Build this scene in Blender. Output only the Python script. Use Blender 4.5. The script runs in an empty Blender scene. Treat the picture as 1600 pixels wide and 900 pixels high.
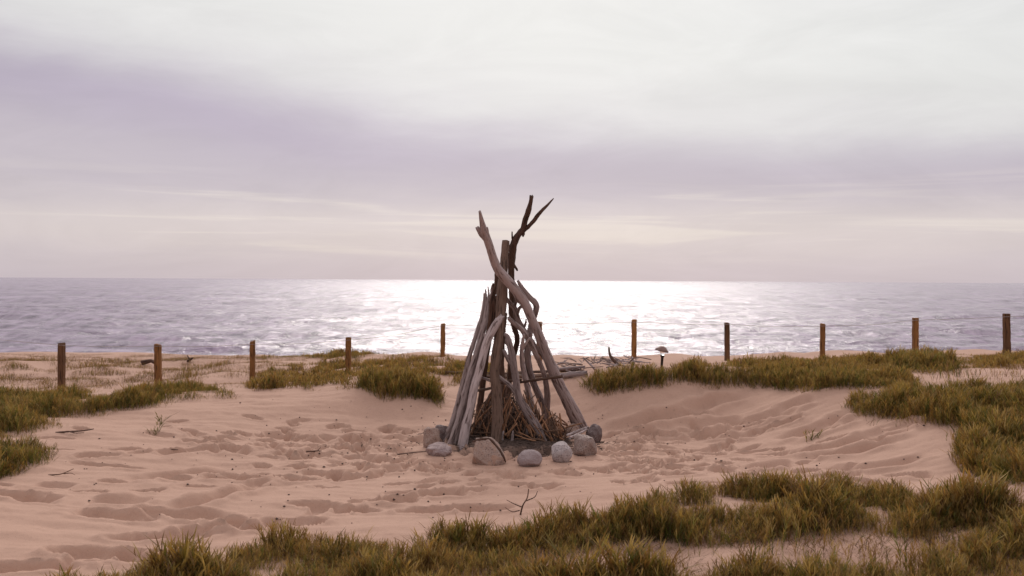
import bpy, bmesh, math, random
import numpy as np
from mathutils import Vector, Matrix

R = math.radians
scn = bpy.context.scene
C = scn.collection
random.seed(7)
rng = np.random.default_rng(11)

# ------------------------------------------------------------------ camera
F = 1556.0                       # focal length in photo pixels (35 mm on 36 mm, 1600 px wide)
EYE = Vector((0.0, 0.0, 1.60))
PITCH = math.atan(12.5 / F)
ROLL = R(0.32)
fwd = Vector((0, math.cos(PITCH), -math.sin(PITCH)))
right0 = Vector((1, 0, 0)); up0 = right0.cross(fwd)
right = right0 * math.cos(ROLL) + up0 * math.sin(ROLL)
up = up0 * math.cos(ROLL) - right0 * math.sin(ROLL)
cam_d = bpy.data.cameras.new('camera')
cam = bpy.data.objects.new('camera', cam_d); C.objects.link(cam)
m = Matrix((right, up, -fwd)).transposed().to_4x4()
m.translation = EYE
cam.matrix_world = m
cam_d.sensor_width = 36.0; cam_d.lens = 35.0
cam_d.clip_start = 0.05; cam_d.clip_end = 60000
cam_d.dof.use_dof = True; cam_d.dof.focus_distance = 9.6; cam_d.dof.aperture_fstop = 5.6
scn.camera = cam

# ------------------------------------------------------------------ light
SUN_AZ, SUN_EL = 1.8, 31.0
sd = bpy.data.lights.new('sun', 'SUN')
sd.energy = 1.75; sd.angle = R(27); sd.color = (1.0, 0.93, 0.86)
sun = bpy.data.objects.new('sun', sd); C.objects.link(sun)
sdir = Vector((math.sin(R(SUN_AZ)) * math.cos(R(SUN_EL)), math.cos(R(SUN_AZ)) * math.cos(R(SUN_EL)), math.sin(R(SUN_EL))))
sun.rotation_euler = (-sdir).to_track_quat('-Z', 'Y').to_euler()
sun.location = sdir * 60

scn.view_settings.view_transform = 'Standard'
scn.view_settings.look = 'None'
scn.view_settings.exposure = 0.0
scn.view_settings.gamma = 1.0
scn.view_settings.use_curve_mapping = False

# ------------------------------------------------------------------ node helper
class NT:
    def __init__(s, tree):
        s.t = tree; s.n = tree.nodes; s.l = tree.links
        s.n.clear()
    def node(s, typ, **kw):
        n = s.n.new(typ)
        for k, v in kw.items(): setattr(n, k, v)
        return n
    def set(s, sock, v):
        if isinstance(v, bpy.types.NodeSocket): s.l.new(v, sock)
        elif v is not None: sock.default_value = v
    def math(s, op, a, b=None, c=None, clamp=False):
        n = s.node('ShaderNodeMath', operation=op, use_clamp=clamp)
        for i, v in enumerate((a, b, c)):
            if v is not None: s.set(n.inputs[i], v)
        return n.outputs[0]
    def vmath(s, op, a, b=None):
        n = s.node('ShaderNodeVectorMath', operation=op)
        s.set(n.inputs[0], a)
        if b is not None: s.set(n.inputs[1], b)
        return n.outputs['Value'] if op in ('DOT_PRODUCT', 'LENGTH') else n.outputs[0]
    def comb(s, x, y, z):
        n = s.node('ShaderNodeCombineXYZ')
        for i, v in enumerate((x, y, z)): s.set(n.inputs[i], v)
        return n.outputs[0]
    def noise(s, vec, scale=1.0, detail=4.0, rough=0.5, dist=0.0, color=False):
        n = s.node('ShaderNodeTexNoise')
        s.set(n.inputs['Vector'], vec); s.set(n.inputs['Scale'], scale)
        s.set(n.inputs['Detail'], detail); s.set(n.inputs['Roughness'], rough); s.set(n.inputs['Distortion'], dist)
        return n.outputs['Color' if color else 'Fac']
    def maprange(s, v, a, b, c=0.0, d=1.0, smooth=False):
        n = s.node('ShaderNodeMapRange')
        if smooth: n.interpolation_type = 'SMOOTHSTEP'
        s.set(n.inputs['Value'], v); s.set(n.inputs['From Min'], a); s.set(n.inputs['From Max'], b)
        s.set(n.inputs['To Min'], c); s.set(n.inputs['To Max'], d)
        return n.outputs['Result']
    def ramp(s, fac, stops, interp='LINEAR'):
        n = s.node('ShaderNodeValToRGB'); r = n.color_ramp; r.interpolation = interp
        while len(r.elements) > 1: r.elements.remove(r.elements[-1])
        for i, (p, c) in enumerate(stops):
            e = r.elements[0] if i == 0 else r.elements.new(p)
            e.position = p; e.color = (*c, 1) if len(c) == 3 else c
        s.set(n.inputs['Fac'], fac)
        return n.outputs['Color']
    def mix(s, fac, a, b, blend='MIX'):
        n = s.node('ShaderNodeMix', data_type='RGBA', blend_type=blend)
        s.set(n.inputs['Factor'], fac)
        for key, v in (('A', a), ('B', b)):
            sk = [i for i in n.inputs if i.name == key and i.type == 'RGBA'][0]
            s.set(sk, (*v, 1) if isinstance(v, tuple) and len(v) == 3 else v)
        return [o for o in n.outputs if o.type == 'RGBA'][0]
    def bump(s, h, strength=0.3, dist=0.02, normal=None):
        n = s.node('ShaderNodeBump')
        s.set(n.inputs['Strength'], strength); s.set(n.inputs['Distance'], dist); s.set(n.inputs['Height'], h)
        if normal is not None: s.set(n.inputs['Normal'], normal)
        return n.outputs[0]
    def principled(s, base, rough=0.8, normal=None, **kw):
        p = s.node('ShaderNodeBsdfPrincipled')
        s.set(p.inputs['Base Color'], (*base, 1) if isinstance(base, tuple) and len(base) == 3 else base)
        s.set(p.inputs['Roughness'], rough)
        if normal is not None: s.set(p.inputs['Normal'], normal)
        for k, v in kw.items(): s.set(p.inputs[k.replace('_', ' ')], v)
        return p.outputs[0]
    def out(s, sh, world=False):
        o = s.node('ShaderNodeOutputWorld' if world else 'ShaderNodeOutputMaterial')
        s.l.new(sh, o.inputs['Surface'])

def material(name):
    mt = bpy.data.materials.new(name); mt.use_nodes = True
    return mt, NT(mt.node_tree)

# ------------------------------------------------------------------ sky
w = bpy.data.worlds.new('World'); scn.world = w; w.use_nodes = True
t = NT(w.node_tree)
sky = t.node('ShaderNodeTexSky', sky_type='NISHITA', sun_disc=False)
sky.sun_elevation = R(SUN_EL); sky.sun_rotation = R(SUN_AZ)
bg_sky = t.node('ShaderNodeBackground'); t.l.new(sky.outputs[0], bg_sky.inputs['Color']); bg_sky.inputs['Strength'].default_value = 0.10
gen = t.node('ShaderNodeTexCoord').outputs['Generated']
d = t.vmath('NORMALIZE', gen)
sep = t.node('ShaderNodeSeparateXYZ'); t.l.new(d, sep.inputs[0])
el = t.math('MULTIPLY', t.math('ARCSINE', sep.outputs['Z']), 57.2958)
az = t.math('MULTIPLY', t.math('ARCTAN2', sep.outputs['X'], sep.outputs['Y']), 57.2958)
azc = t.math('MINIMUM', t.math('MAXIMUM', az, -45.0), 45.0)
# cloud coordinates: long flat bands, tilted down to the right
warp = t.noise(t.comb(t.math('MULTIPLY', az, 0.045), t.math('MULTIPLY', el, 0.16), 3.1), 1.0, 5.0, 0.55, 0.4)
warp2 = t.noise(t.comb(t.math('MULTIPLY', az, 0.12), t.math('MULTIPLY', el, 0.75), 8.7), 1.0, 5.0, 0.6, 0.3)
hi = t.maprange(el, 4.0, 9.0, 0.0, 1.0, True)
elt = t.math('ADD', el, t.math('MULTIPLY', t.math('MULTIPLY', azc, 0.105), hi))
e1 = t.math('ADD', elt, t.math('MULTIPLY', t.math('SUBTRACT', warp, 0.5), t.math('MULTIPLY', hi, 5.0)))
e1 = t.math('ADD', e1, t.math('MULTIPLY', t.math('SUBTRACT', warp2, 0.5), 1.6))
fac = t.math('DIVIDE', e1, 40.0, clamp=True)
def P(deg): return deg / 40.0
base = t.ramp(fac, [
    (P(0.0), (0.63, 0.555, 0.615)),
    (P(1.2), (0.655, 0.58, 0.630)),
    (P(2.3), (0.73, 0.645, 0.655)),
    (P(3.6), (0.74, 0.655, 0.665)),
    (P(5.0), (0.605, 0.535, 0.600)),
    (P(6.6), (0.565, 0.495, 0.575)),
    (P(8.2), (0.64, 0.585, 0.645)),
    (P(10.0), (0.81, 0.785, 0.785)),
    (P(13.0), (0.86, 0.85, 0.825)),
    (P(20.0), (0.84, 0.84, 0.825)),
    (P(40.0), (1.04, 0.95, 0.98))], 'B_SPLINE')
bandc = t.math('ADD', t.math('MULTIPLY', azc, -0.11), 7.2)
bd = t.math('DIVIDE', t.math('ADD', t.math('SUBTRACT', el, bandc), t.math('MULTIPLY', t.math('SUBTRACT', warp, 0.5), 5.0)), 1.25)
bandm = t.math('MULTIPLY', t.math('POWER', 2.71828, t.math('MULTIPLY', t.math('MULTIPLY', bd, bd), -1.0)), t.maprange(az, 8.0, -18.0, 0.0, 1.0, True))
base = t.mix(t.math('MULTIPLY', bandm, 0.55), base, (0.51, 0.43, 0.555))
# thin cream streaks low over the sea
st = t.noise(t.comb(t.math('MULTIPLY', az, 0.05), t.math('MULTIPLY', t.math('ADD', el, t.math('MULTIPLY', azc, 0.012)), 1.15), 1.3), 1.0, 4.0, 0.55, 0.6)
stm = t.math('MULTIPLY', t.maprange(st, 0.50, 0.68, 0.0, 1.0, True),
             t.math('MULTIPLY', t.maprange(el, 0.8, 2.2, 0, 1, True), t.maprange(el, 6.5, 4.2, 0, 1, True)))
base = t.mix(t.math('MULTIPLY', stm, 0.6), base, (0.88, 0.79, 0.74))
# glow round the veiled sun
cosang = t.vmath('DOT_PRODUCT', d, tuple(sdir))
ang = t.math('MULTIPLY', t.math('ARCCOSINE', cosang), 57.2958)
g = t.math('POWER', 2.71828, t.math('MULTIPLY', t.math('POWER', t.math('DIVIDE', ang, 17.0), 2.0), -1.0))
g2 = t.math('POWER', 2.71828, t.math('MULTIPLY', t.math('POWER', t.math('DIVIDE', ang, 36.0), 2.0), -1.0))
gain = t.math('ADD', t.math('ADD', 0.83, t.math('MULTIPLY', g2, 0.15)), t.math('MULTIPLY', g, 0.10))
colr = t.vmath('MULTIPLY', base, t.comb(gain, gain, gain))
mott = t.noise(t.comb(t.math('MULTIPLY', az, 0.10), t.math('MULTIPLY', el, 0.35), 5.5), 1.0, 6.0, 0.62, 0.8)
mg = t.maprange(mott, 0.3, 0.7, 0.95, 1.05)
colr = t.vmath('MULTIPLY', colr, t.comb(mg, mg, mg))
bg_cl = t.node('ShaderNodeBackground'); t.l.new(colr, bg_cl.inputs['Color']); bg_cl.inputs['Strength'].default_value = 1.0
mx = t.node('ShaderNodeMixShader'); mx.inputs[0].default_value = 0.94
t.l.new(bg_sky.outputs[0], mx.inputs[1]); t.l.new(bg_cl.outputs[0], mx.inputs[2])
t.out(mx.outputs[0], True)

# ------------------------------------------------------------------ numpy noise
_perm = rng.permutation(4096).astype(np.int64)
_g2 = rng.random((4096,)) * 2 * np.pi
def _h(ix, iy): return _perm[(_perm[ix & 4095] + iy) & 4095]
def pnoise(x, y):
    x = np.asarray(x, float); y = np.asarray(y, float)
    xi = np.floor(x).astype(np.int64); yi = np.floor(y).astype(np.int64)
    xf = x - xi; yf = y - yi
    u = xf ** 3 * (xf * (xf * 6 - 15) + 10); v = yf ** 3 * (yf * (yf * 6 - 15) + 10)
    def gr(ix, iy, dx, dy):
        a = _g2[_h(ix, iy)]
        return np.cos(a) * dx + np.sin(a) * dy
    n00 = gr(xi, yi, xf, yf); n10 = gr(xi + 1, yi, xf - 1, yf)
    n01 = gr(xi, yi + 1, xf, yf - 1); n11 = gr(xi + 1, yi + 1, xf - 1, yf - 1)
    return ((n00 * (1 - u) + n10 * u) * (1 - v) + (n01 * (1 - u) + n11 * u) * v) * 1.5
def fbm(x, y, o=4, gain=0.5):
    s = 0; a = 1.0
    for i in range(o):
        s = s + a * pnoise(x * 2 ** i + 17.3 * i, y * 2 ** i - 9.1 * i); a *= gain
    return s

# ------------------------------------------------------------------ terrain
fw_, rt_, up_ = np.array(fwd), np.array(right), np.array(up)
eye = np.array(EYE)
def ray(px, py):
    return fw_ + rt_ * (px - 800.0) / F + up_ * (450.0 - py) / F
def at_z(px, py, z):
    dd = ray(px, py); return eye + dd * ((z - eye[2]) / dd[2])
def at_y(px, py, Y):
    dd = ray(px, py); return eye + dd * (Y / dd[1])
def project(P):
    q = P - eye
    dz = q @ fw_
    return 800 + F * (q @ rt_) / dz, 450 - F * (q @ up_) / dz

TY = 15.5
ctrl = [at_z(*c) for c in [
    (800,690,0),(800,730,0),(650,720,0),(950,720,0),(800,800,.02),(450,700,.02),(450,800,.02),(1150,690,.04),(1080,740,.03),
    (300,760,.05),(250,850,.05),(100,800,.10),(60,880,.08),(700,880,.05),(1000,880,.08),(1300,860,.14),(1550,860,.2),
    (1200,790,.12),(1450,780,.18),(600,840,.04),(30,735,.14),(80,670,.2),(170,640,.22),(320,620,.27),(500,612,.3),
    (600,640,.17),(680,650,.1),(600,612,.34),(690,606,.3),(800,608,.28),(900,600,.38),(1000,610,.38),(1100,602,.42),
    (1000,640,.2),(1150,640,.2),(1250,610,.45),(1300,640,.33),(1330,640,.36),(1450,690,.3),(1500,720,.26),(1590,750,.3),
    (1550,640,.5),(1600,600,.55),(1480,590,.5),(1400,600,.48),(1300,730,.1),(900,660,.03),(700,670,.04),(1250,690,.12)]]
ctrl += [at_y(a, b, TY) for a, b in [(96,609),(247,605),(394,597),(544,585),(692,566),(843,570),(991,572),(1136,566),(1285,564),(1431,557),(1574,562)]]
ctrl += [at_y(a, b, Y) for a, b, Y in [(50,551,23),(230,552,23),(394,557,22),(544,560,19),(692,558,18),(800,562,18),(880,561,18.5),(990,562,18),
                                     (1136,558,18),(1285,558,18),(1370,552,18),(1574,552,18),(-150,551,23),(1750,552,18)]]
for x in (-30, -18, -9, 0, 9, 18, 30):
    ctrl += [np.array((x, 31, -1.5)), np.array((x, 38, -3.2)), np.array((x, 50, -4.6)), np.array((x, 75, -5.5))]
for x, y, z in [(-14,5,.3),(-14,10,.35),(-14,15,0),(-30,5,.5),(-30,15,.2),(14,5,.5),(14,10,.6),(14,15,.55),(30,5,.6),(30,15,.5),(0,0,.02),(-4,0,.1),(4,0,.15),
                (0,-6,.2),(-10,-6,.4),(10,-6,.5),(-30,-10,.6),(30,-10,.7),(0,-20,.8),(0,3,.04),(-3,3.2,.06),(3,3.2,.12),(0,-60,2),(-60,0,1),(60,0,1),(60,-60,2),(-60,-60,2),(-60,40,-3),(60,40,-3)]:
    ctrl.append(np.array((x, y, z), float))
ctrl = np.array(ctrl)
def _phi(r2): return np.sqrt(r2 + 0.35)
A = _phi(((ctrl[:, None, :2] - ctrl[None, :, :2]) ** 2).sum(-1))
n_ = len(ctrl)
Bm = np.zeros((n_ + 3, n_ + 3)); Bm[:n_, :n_] = A + np.eye(n_) * -0.02
Bm[:n_, n_] = 1; Bm[:n_, n_ + 1:] = ctrl[:, :2]; Bm[n_, :n_] = 1; Bm[n_ + 1:, :n_] = ctrl[:, :2].T
rhs = np.zeros(n_ + 3); rhs[:n_] = ctrl[:, 2]
Wt = np.linalg.solve(Bm, rhs)
def smooth_h(x, y):
    x = np.asarray(x, float); y = np.asarray(y, float); sh = x.shape
    x = x.ravel(); y = y.ravel(); o = np.empty_like(x)
    for i in range(0, len(x), 20000):
        a, b = x[i:i + 20000], y[i:i + 20000]
        o[i:i + 20000] = _phi((a[:, None] - ctrl[None, :, 0]) ** 2 + (b[:, None] - ctrl[None, :, 1]) ** 2) @ Wt[:n_] + Wt[n_] + Wt[n_ + 1] * a + Wt[n_ + 2] * b
    return o.reshape(sh)

def axis(pieces):
    a = [np.arange(p0, p1, s) for p0, p1, s in pieces]
    return np.concatenate(a + [np.array([pieces[-1][1]])])
gx = axis([(-80,-20,5),(-20,-9.5,.35),(-9.5,-6.2,.07),(-6.2,6.2,.021),(6.2,9.5,.07),(9.5,20,.35),(20,80,5)])
gy = axis([(-80,-8,6),(-8,3.6,.4),(3.6,4.8,.06),(4.8,12.4,.021),(12.4,24,.07),(24,40,.5),(40,90,5)])
GX, GY = np.meshgrid(gx, gy)
GZ = np.zeros_like(GX)
# coarse evaluation then full: smooth part
GZ = smooth_h(GX, GY)
near = np.exp(-((GX / 9) ** 2 + ((GY - 9) / 6) ** 2) ** 2)
land = 1 / (1 + np.exp((GY - 27) * 0.8))
GZ += land * (0.030 * fbm(GX * 0.55, GY * 0.75, 3) + 0.10 * np.clip((GY - 11.5) / 3, 0, 1) * fbm(GX * 0.45 + 5, GY * 0.5, 3) * np.clip((24 - GY) / 4, 0, 1))
# long wind swales across the bowl, fine ripples
sw = fbm(GX * 0.55 + GY * 0.25 + 3, GY * 2.6 - GX * 0.35, 3)
GZ += near * (0.020 * sw + 0.006 * fbm(GX * 3.0, GY * 7.0, 3))
trod = np.exp(-(((GX + 0.05) / 2.0) ** 2 + ((GY - 9.0) / 1.1) ** 2))
GZ += near * (0.2 + 0.45 * trod) * 0.018 * (0.5 - np.abs(fbm(GX * 1.9 + 7, GY * 3.4 + 2, 2))) * 1.4
GZ += near * 0.0022 * fbm(GX * 11.0, GY * 13.0, 2)
TX, TYC = at_z(800, 690, 0)[:2]

def window(x0, x1, y0, y1):
    i0, i1 = np.searchsorted(gx, (x0, x1)); j0, j1 = np.searchsorted(gy, (y0, y1))
    return slice(j0, j1), slice(i0, i1)
def footprint(x, y, ang, L=0.15, Wd=0.07, dep=0.045, rim=0.27):
    s = window(x - L * 2.6, x + L * 2.6, y - L * 2.6, y + L * 2.6)
    X, Y = GX[s] - x, GY[s] - y
    u = (X * math.cos(ang) + Y * math.sin(ang)) / L
    v = (-X * math.sin(ang) + Y * math.cos(ang)) / Wd
    wob = 1 + 0.35 * pnoise(GX[s] * 7 + x * 31, GY[s] * 7 + y * 17)
    q = (np.abs(u) ** 2.4 + np.abs(v) ** 2.4) ** (1 / 2.4) * wob
    inner = 1 / (1 + np.exp(np.clip((q - 1.0) * 11.0, -40, 40)))
    ridge = np.exp(-((q - 1.30) / 0.26) ** 2)
    GZ[s] += 1.3 * dep * (-inner + rim * ridge)
def groove(pts, width=0.07, dep=0.035, rim=0.5):
    P3 = np.array([ground_px0(a, b) for a, b in pts])[:, :2]
    x0, y0 = P3.min(0) - width * 4; x1, y1 = P3.max(0) + width * 4
    s = window(x0, x1, y0, y1); X, Y = GX[s], GY[s]
    best = np.full(X.shape, 1e9); side = np.zeros(X.shape); tt = np.zeros(X.shape)
    for k in range(len(P3) - 1):
        a, b = P3[k], P3[k + 1]; ab = b - a; L2 = ab @ ab
        q = np.clip(((X - a[0]) * ab[0] + (Y - a[1]) * ab[1]) / L2, 0, 1)
        dx, dy = X - (a[0] + q * ab[0]), Y - (a[1] + q * ab[1])
        r = np.hypot(dx, dy); mk = r < best
        best[mk] = r[mk]; tt[mk] = ((k + q) / (len(P3) - 1))[mk]
    best = best * (1 + 0.3 * pnoise(X * 5, Y * 5))
    fade = np.clip(tt * 6, 0, 1) * np.clip((1 - tt) * 6, 0, 1) * (0.75 + 0.5 * pnoise(X * 2.2, Y * 2.2))
    GZ[s] += fade * dep * (-np.exp(-(best / width) ** 2) + rim * np.exp(-((best - width * 2) / (width * 0.8)) ** 2))
def ground_px0(px, py):
    Ys = np.linspace(3.5, 32, 900)
    dd = ray(px, py); X = dd[0] / dd[1] * Ys; Z = eye[2] + dd[2] / dd[1] * Ys
    h = smooth_h(X, Ys); k = np.argmax(Z < h)
    return np.array((X[k], Ys[k], h[k]))

for g_ in [((940,676),(1010,662),(1080,646)), ((1130,664),(1190,652),(1250,640)), ((1210,712),(1290,706),(1370,690),(1430,672)), ((1060,690),(1130,684),(1200,676)), ((1345,655),(1300,668),(1240,684)), ((986,670),(1037,659),(1082,644),(1127,625),(1175,614)), ((1073,670),(1127,661),(1166,653)), ((1200,647),(1237,632),(1275,621)),
           ((1200,687),(1262,675),(1295,662),(1332,642)), ((1256,716),(1320,712),(1360,702),(1400,690)), ((1280,732),(1340,736),(1400,726),(1452,710)),
           ((1152,728),(1200,730),(1240,728)), ((256,796),(320,786),(380,770),(452,756)), ((136,782),(190,783),(236,778)), ((1320,700),(1400,672),(1450,664)),
           ((1010,690),(1090,682),(1150,672)), ((180,752),(280,742),(360,735)), ((240,715),(330,706),(400,712)), ((470,690),(560,684),(640,688))]:
    groove(g_, 0.065, 0.075)
for px, py, L, Wd, an, dp in [(183,804,.26,.10,.1,.05),(290,803,.26,.10,-.1,.05),(228,834,.15,.09,.2,.06),(280,832,.18,.1,.3,.06),(367,749,.17,.1,.1,.06),
                          (350,813,.13,.06,0,.05),(320,823,.16,.06,.1,.05),(365,820,.15,.07,.1,.05),(145,860,.2,.1,.2,.06),(170,874,.22,.12,.2,.06),(210,860,.15,.07,.2,.05),
                          (400,822,.15,.08,.1,.05),(440,814,.13,.06,.1,.04),(495,795,.16,.08,0,.05),(545,800,.24,.07,.05,.05),(610,785,.14,.09,.5,.06),(632,778,.13,.07,.4,.05),
                          (676,798,.18,.08,.15,.05),(750,797,.16,.09,0,.06),(690,772,.15,.07,.2,.05),(433,680,.11,.1,.6,.06),(430,698,.13,.09,.3,.06),(463,716,.22,.07,.1,.05),
                          (30,776,.24,.1,-.2,.05),(20,885,.3,.1,.1,.06),(165,727,.24,.06,0,.04),(90,684,.12,.06,0,.04),(1110,730,.16,.09,.2,.06),(1060,745,.14,.09,.2,.06),
                          (1085,760,.18,.08,.1,.06),(1180,705,.2,.06,0,.04),(1170,665,.16,.07,0,.05),(1225,662,.14,.06,.1,.05),(1090,650,.12,.06,0,.05),(1040,680,.14,.06,0,.05)]:
    p = ground_px0(px, py); footprint(p[0], p[1], an, L, Wd, dp)
# trampled ring round the fire
cnt = 0
while cnt < 430:
    a = random.uniform(0, 2 * math.pi); r = abs(random.gauss(1.15, 0.55))
    x = TX + r * math.cos(a) * 1.45; y = TYC - 0.1 + r * math.sin(a) * 1.05
    if (math.hypot(x - TX, y - TYC) < 0.55) or y < 5.6 or y > 10.4 or (x > TX + 1.5 and random.random() < .6) or (y > TYC + 0.8 and random.random() < .8): continue
    footprint(x, y, random.gauss(0.15, 0.8), random.uniform(.07, .125), random.uniform(.036, .06), random.uniform(.024, .045)); cnt += 1
# looser tracks
for (xa, ya, xb, yb, n) in [(TX-.5,TYC-1.2,-4.2,6.4,22),(TX-.3,TYC-1,-3.5,9.4,16),(TX+.6,TYC-.5,3.6,8.6,12),(-5,7.4,-1.5,9.6,14),(TX,TYC-1.4,-1.5,6.3,12),(TX+1.2,TYC-1,3.0,7.2,12)]:
    for k in range(n):
        f = (k + random.uniform(-.2, .2)) / n
        ang = math.atan2(yb - ya, xb - xa)
        sx = 0.13 * (1 if k % 2 else -1) + random.gauss(0, .06)
        footprint(xa + (xb - xa) * f - math.sin(ang) * sx, ya + (yb - ya) * f + math.cos(ang) * sx, ang + random.gauss(0, .3), random.uniform(.11, .15), random.uniform(.05, .07), random.uniform(.025, .05))
# sand lies smooth against the stones
for px_, py_ in [(673,703),(686,716),(761,728),(828,732),(878,726),(915,716),(929,694)]:
    p = ground_px0(px_, py_); s = window(p[0] - .5, p[0] + .5, p[1] - .4, p[1] + .5)
    k_s = np.clip(1.25 - np.hypot((GX[s] - p[0]) / .36, (GY[s] - p[1] - .04) / .30), 0, 1); k_s = k_s * k_s * (3 - 2 * k_s)
    GZ[s] = GZ[s] * (1 - k_s) + (float(smooth_h(p[0], p[1])) - .0 + .012) * k_s
# sand heaped a little inside the ring of stones
GZ += 0.05 * np.exp(-(((GX - TX) ** 2 + (GY - TYC) ** 2) / 0.5 ** 2))

def ground(x, y):
    x = np.asarray(x, float); y = np.asarray(y, float)
    i = np.clip(np.searchsorted(gx, x) - 1, 0, len(gx) - 2); j = np.clip(np.searchsorted(gy, y) - 1, 0, len(gy) - 2)
    u = np.clip((x - gx[i]) / (gx[i + 1] - gx[i]), 0, 1); v = np.clip((y - gy[j]) / (gy[j + 1] - gy[j]), 0, 1)
    return (GZ[j, i] * (1 - u) + GZ[j, i + 1] * u) * (1 - v) + (GZ[j + 1, i] * (1 - u) + GZ[j + 1, i + 1] * u) * v
def gpx(px, py):
    Ys = np.linspace(3.5, 32, 3000)
    dd = ray(px, py); X = dd[0] / dd[1] * Ys; Z = eye[2] + dd[2] / dd[1] * Ys
    h = ground(X, Ys); k = np.argmax(Z < h)
    return np.array((X[k], Ys[k], h[k]))

# ------------------------------------------------------------------ mesh helpers
def tag(o, label, cat, group=None, kind=None):
    o['label'] = label; o['category'] = cat
    if group: o['group'] = group
    if kind: o['kind'] = kind
    return o
def link(name, me, mat, parent=None):
    o = bpy.data.objects.new(name, me); C.objects.link(o)
    if mat: me.materials.append(mat)
    if parent: o.parent = parent
    return o
def np_mesh(name, V, quads=None, tris=None, smooth=True):
    me = bpy.data.meshes.new(name)
    nq = 0 if quads is None else len(quads); ntri = 0 if tris is None else len(tris)
    me.vertices.add(len(V)); me.vertices.foreach_set('co', np.asarray(V, np.float32).ravel())
    idx = []
    if nq: idx.append(np.asarray(quads, np.int32).ravel())
    if ntri: idx.append(np.asarray(tris, np.int32).ravel())
    idx = np.concatenate(idx)
    me.loops.add(len(idx)); me.loops.foreach_set('vertex_index', idx)
    tot = np.concatenate([np.full(nq, 4, np.int32), np.full(ntri, 3, np.int32)])
    st = np.concatenate([[0], np.cumsum(tot)[:-1]]).astype(np.int32)
    me.polygons.add(len(tot)); me.polygons.foreach_set('loop_start', st)
    me.polygons.foreach_set('use_smooth', np.full(len(tot), smooth))
    me.update(calc_edges=True); me.validate()
    return me
def grid_mesh(name, X, Y, Z):
    nj, ni = X.shape
    V = np.stack([X.ravel(), Y.ravel(), Z.ravel()], 1)
    a = (np.arange(nj - 1)[:, None] * ni + np.arange(ni - 1)[None, :]).ravel()
    return np_mesh(name, V, np.stack([a, a + 1, a + ni + 1, a + ni], 1))
def set_attr(me, name, typ, data):
    at = me.attributes.new(name, typ, 'POINT')
    at.data.foreach_set('vector' if typ == 'FLOAT_VECTOR' else 'color' if 'COLOR' in typ else 'value', np.asarray(data, np.float32).ravel())

# ------------------------------------------------------------------ materials
sand, t = material('sand')
pos = t.node('ShaderNodeNewGeometry').outputs['Position']
big = t.noise(pos, 0.6, 4, 0.55)
fine = t.noise(pos, 240, 3, 0.7)
mid = t.noise(pos, 28, 4, 0.6)
col = t.mix(big, (0.43, 0.268, 0.202), (0.515, 0.328, 0.249))
pat = t.noise(pos, 3.2, 6, 0.68, 0.5)
col = t.mix(t.math('MULTIPLY', t.maprange(pat, 0.52, 0.68), 0.38), col, (0.36, 0.22, 0.165))
col = t.mix(t.math('MULTIPLY', t.maprange(mid, 0.56, 0.68), 0.30), col, (0.33, 0.21, 0.16))
col = t.mix(t.maprange(fine, 0.60, 0.70), col, (0.24, 0.16, 0.13))
col = t.mix(t.math('MULTIPLY', t.maprange(fine, 0.38, 0.25), 0.5), col, (0.68, 0.54, 0.46))
# darker brown, noise-edged patch of sand under and in front of the fire heap
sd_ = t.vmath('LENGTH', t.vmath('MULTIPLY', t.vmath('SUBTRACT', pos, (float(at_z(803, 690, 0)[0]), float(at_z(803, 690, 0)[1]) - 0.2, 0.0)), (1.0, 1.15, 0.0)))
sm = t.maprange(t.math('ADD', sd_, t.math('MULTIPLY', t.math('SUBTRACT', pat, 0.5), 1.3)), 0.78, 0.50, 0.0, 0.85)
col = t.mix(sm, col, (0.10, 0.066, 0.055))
hb = t.math('ADD', t.math('MULTIPLY', fine, 0.35), mid)
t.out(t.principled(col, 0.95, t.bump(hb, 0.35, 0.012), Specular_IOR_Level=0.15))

water, t = material('water')
pos = t.node('ShaderNodeNewGeometry').outputs['Position']
spx = t.node('ShaderNodeSeparateXYZ'); t.l.new(pos, spx.inputs[0])
v1 = t.comb(t.math('MULTIPLY', spx.outputs['X'], 0.55), spx.outputs['Y'], 0.0)
w1 = t.noise(v1, 0.55, 6, 0.62, 0.6)
w2 = t.noise(v1, 2.6, 4, 0.65, 0.3)
crest = t.math('ABSOLUTE', t.math('SUBTRACT', t.noise(t.comb(t.math('MULTIPLY', spx.outputs['X'], 0.10), t.math('MULTIPLY', spx.outputs['Y'], 0.27), 4.0), 1.0, 4, 0.55, 0.8), 0.5))
hb = t.math('ADD', t.math('ADD', w1, t.math('MULTIPLY', w2, 0.35)), t.math('MULTIPLY', crest, -2.2))
X_, Y_ = spx.outputs['X'], spx.outputs['Y']
s1 = t.noise(t.comb(t.math('MULTIPLY', X_, 0.75), t.math('MULTIPLY', Y_, 0.30), 1.0), 1.0, 3, 0.6, 0.3)
s2 = t.noise(t.comb(t.math('MULTIPLY', X_, 0.30), t.math('MULTIPLY', Y_, 0.045), 6.0), 1.0, 4, 0.65, 0.3)
s3 = t.noise(t.comb(t.math('MULTIPLY', X_, 0.07), t.math('MULTIPLY', Y_, 0.006), 9.0), 1.0, 4, 0.65, 0.3)
far1 = t.maprange(Y_, 70.0, 220.0, 0, 1, True); far2 = t.maprange(Y_, 300.0, 1200.0, 0, 1, True)
sn = t.math('ADD', t.math('MULTIPLY', s1, t.math('SUBTRACT', 1.0, far1)), t.math('MULTIPLY', s2, far1))
sn = t.math('ADD', t.math('MULTIPLY', sn, t.math('SUBTRACT', 1.0, far2)), t.math('MULTIPLY', s3, far2))
chop = t.maprange(sn, 0.36, 0.64, 0.0, 1.0)
wcol = t.mix(chop, (0.35, 0.258, 0.352), (0.135, 0.092, 0.137))  # bright and dark flecks of reflected sky painted into the base colour
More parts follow.
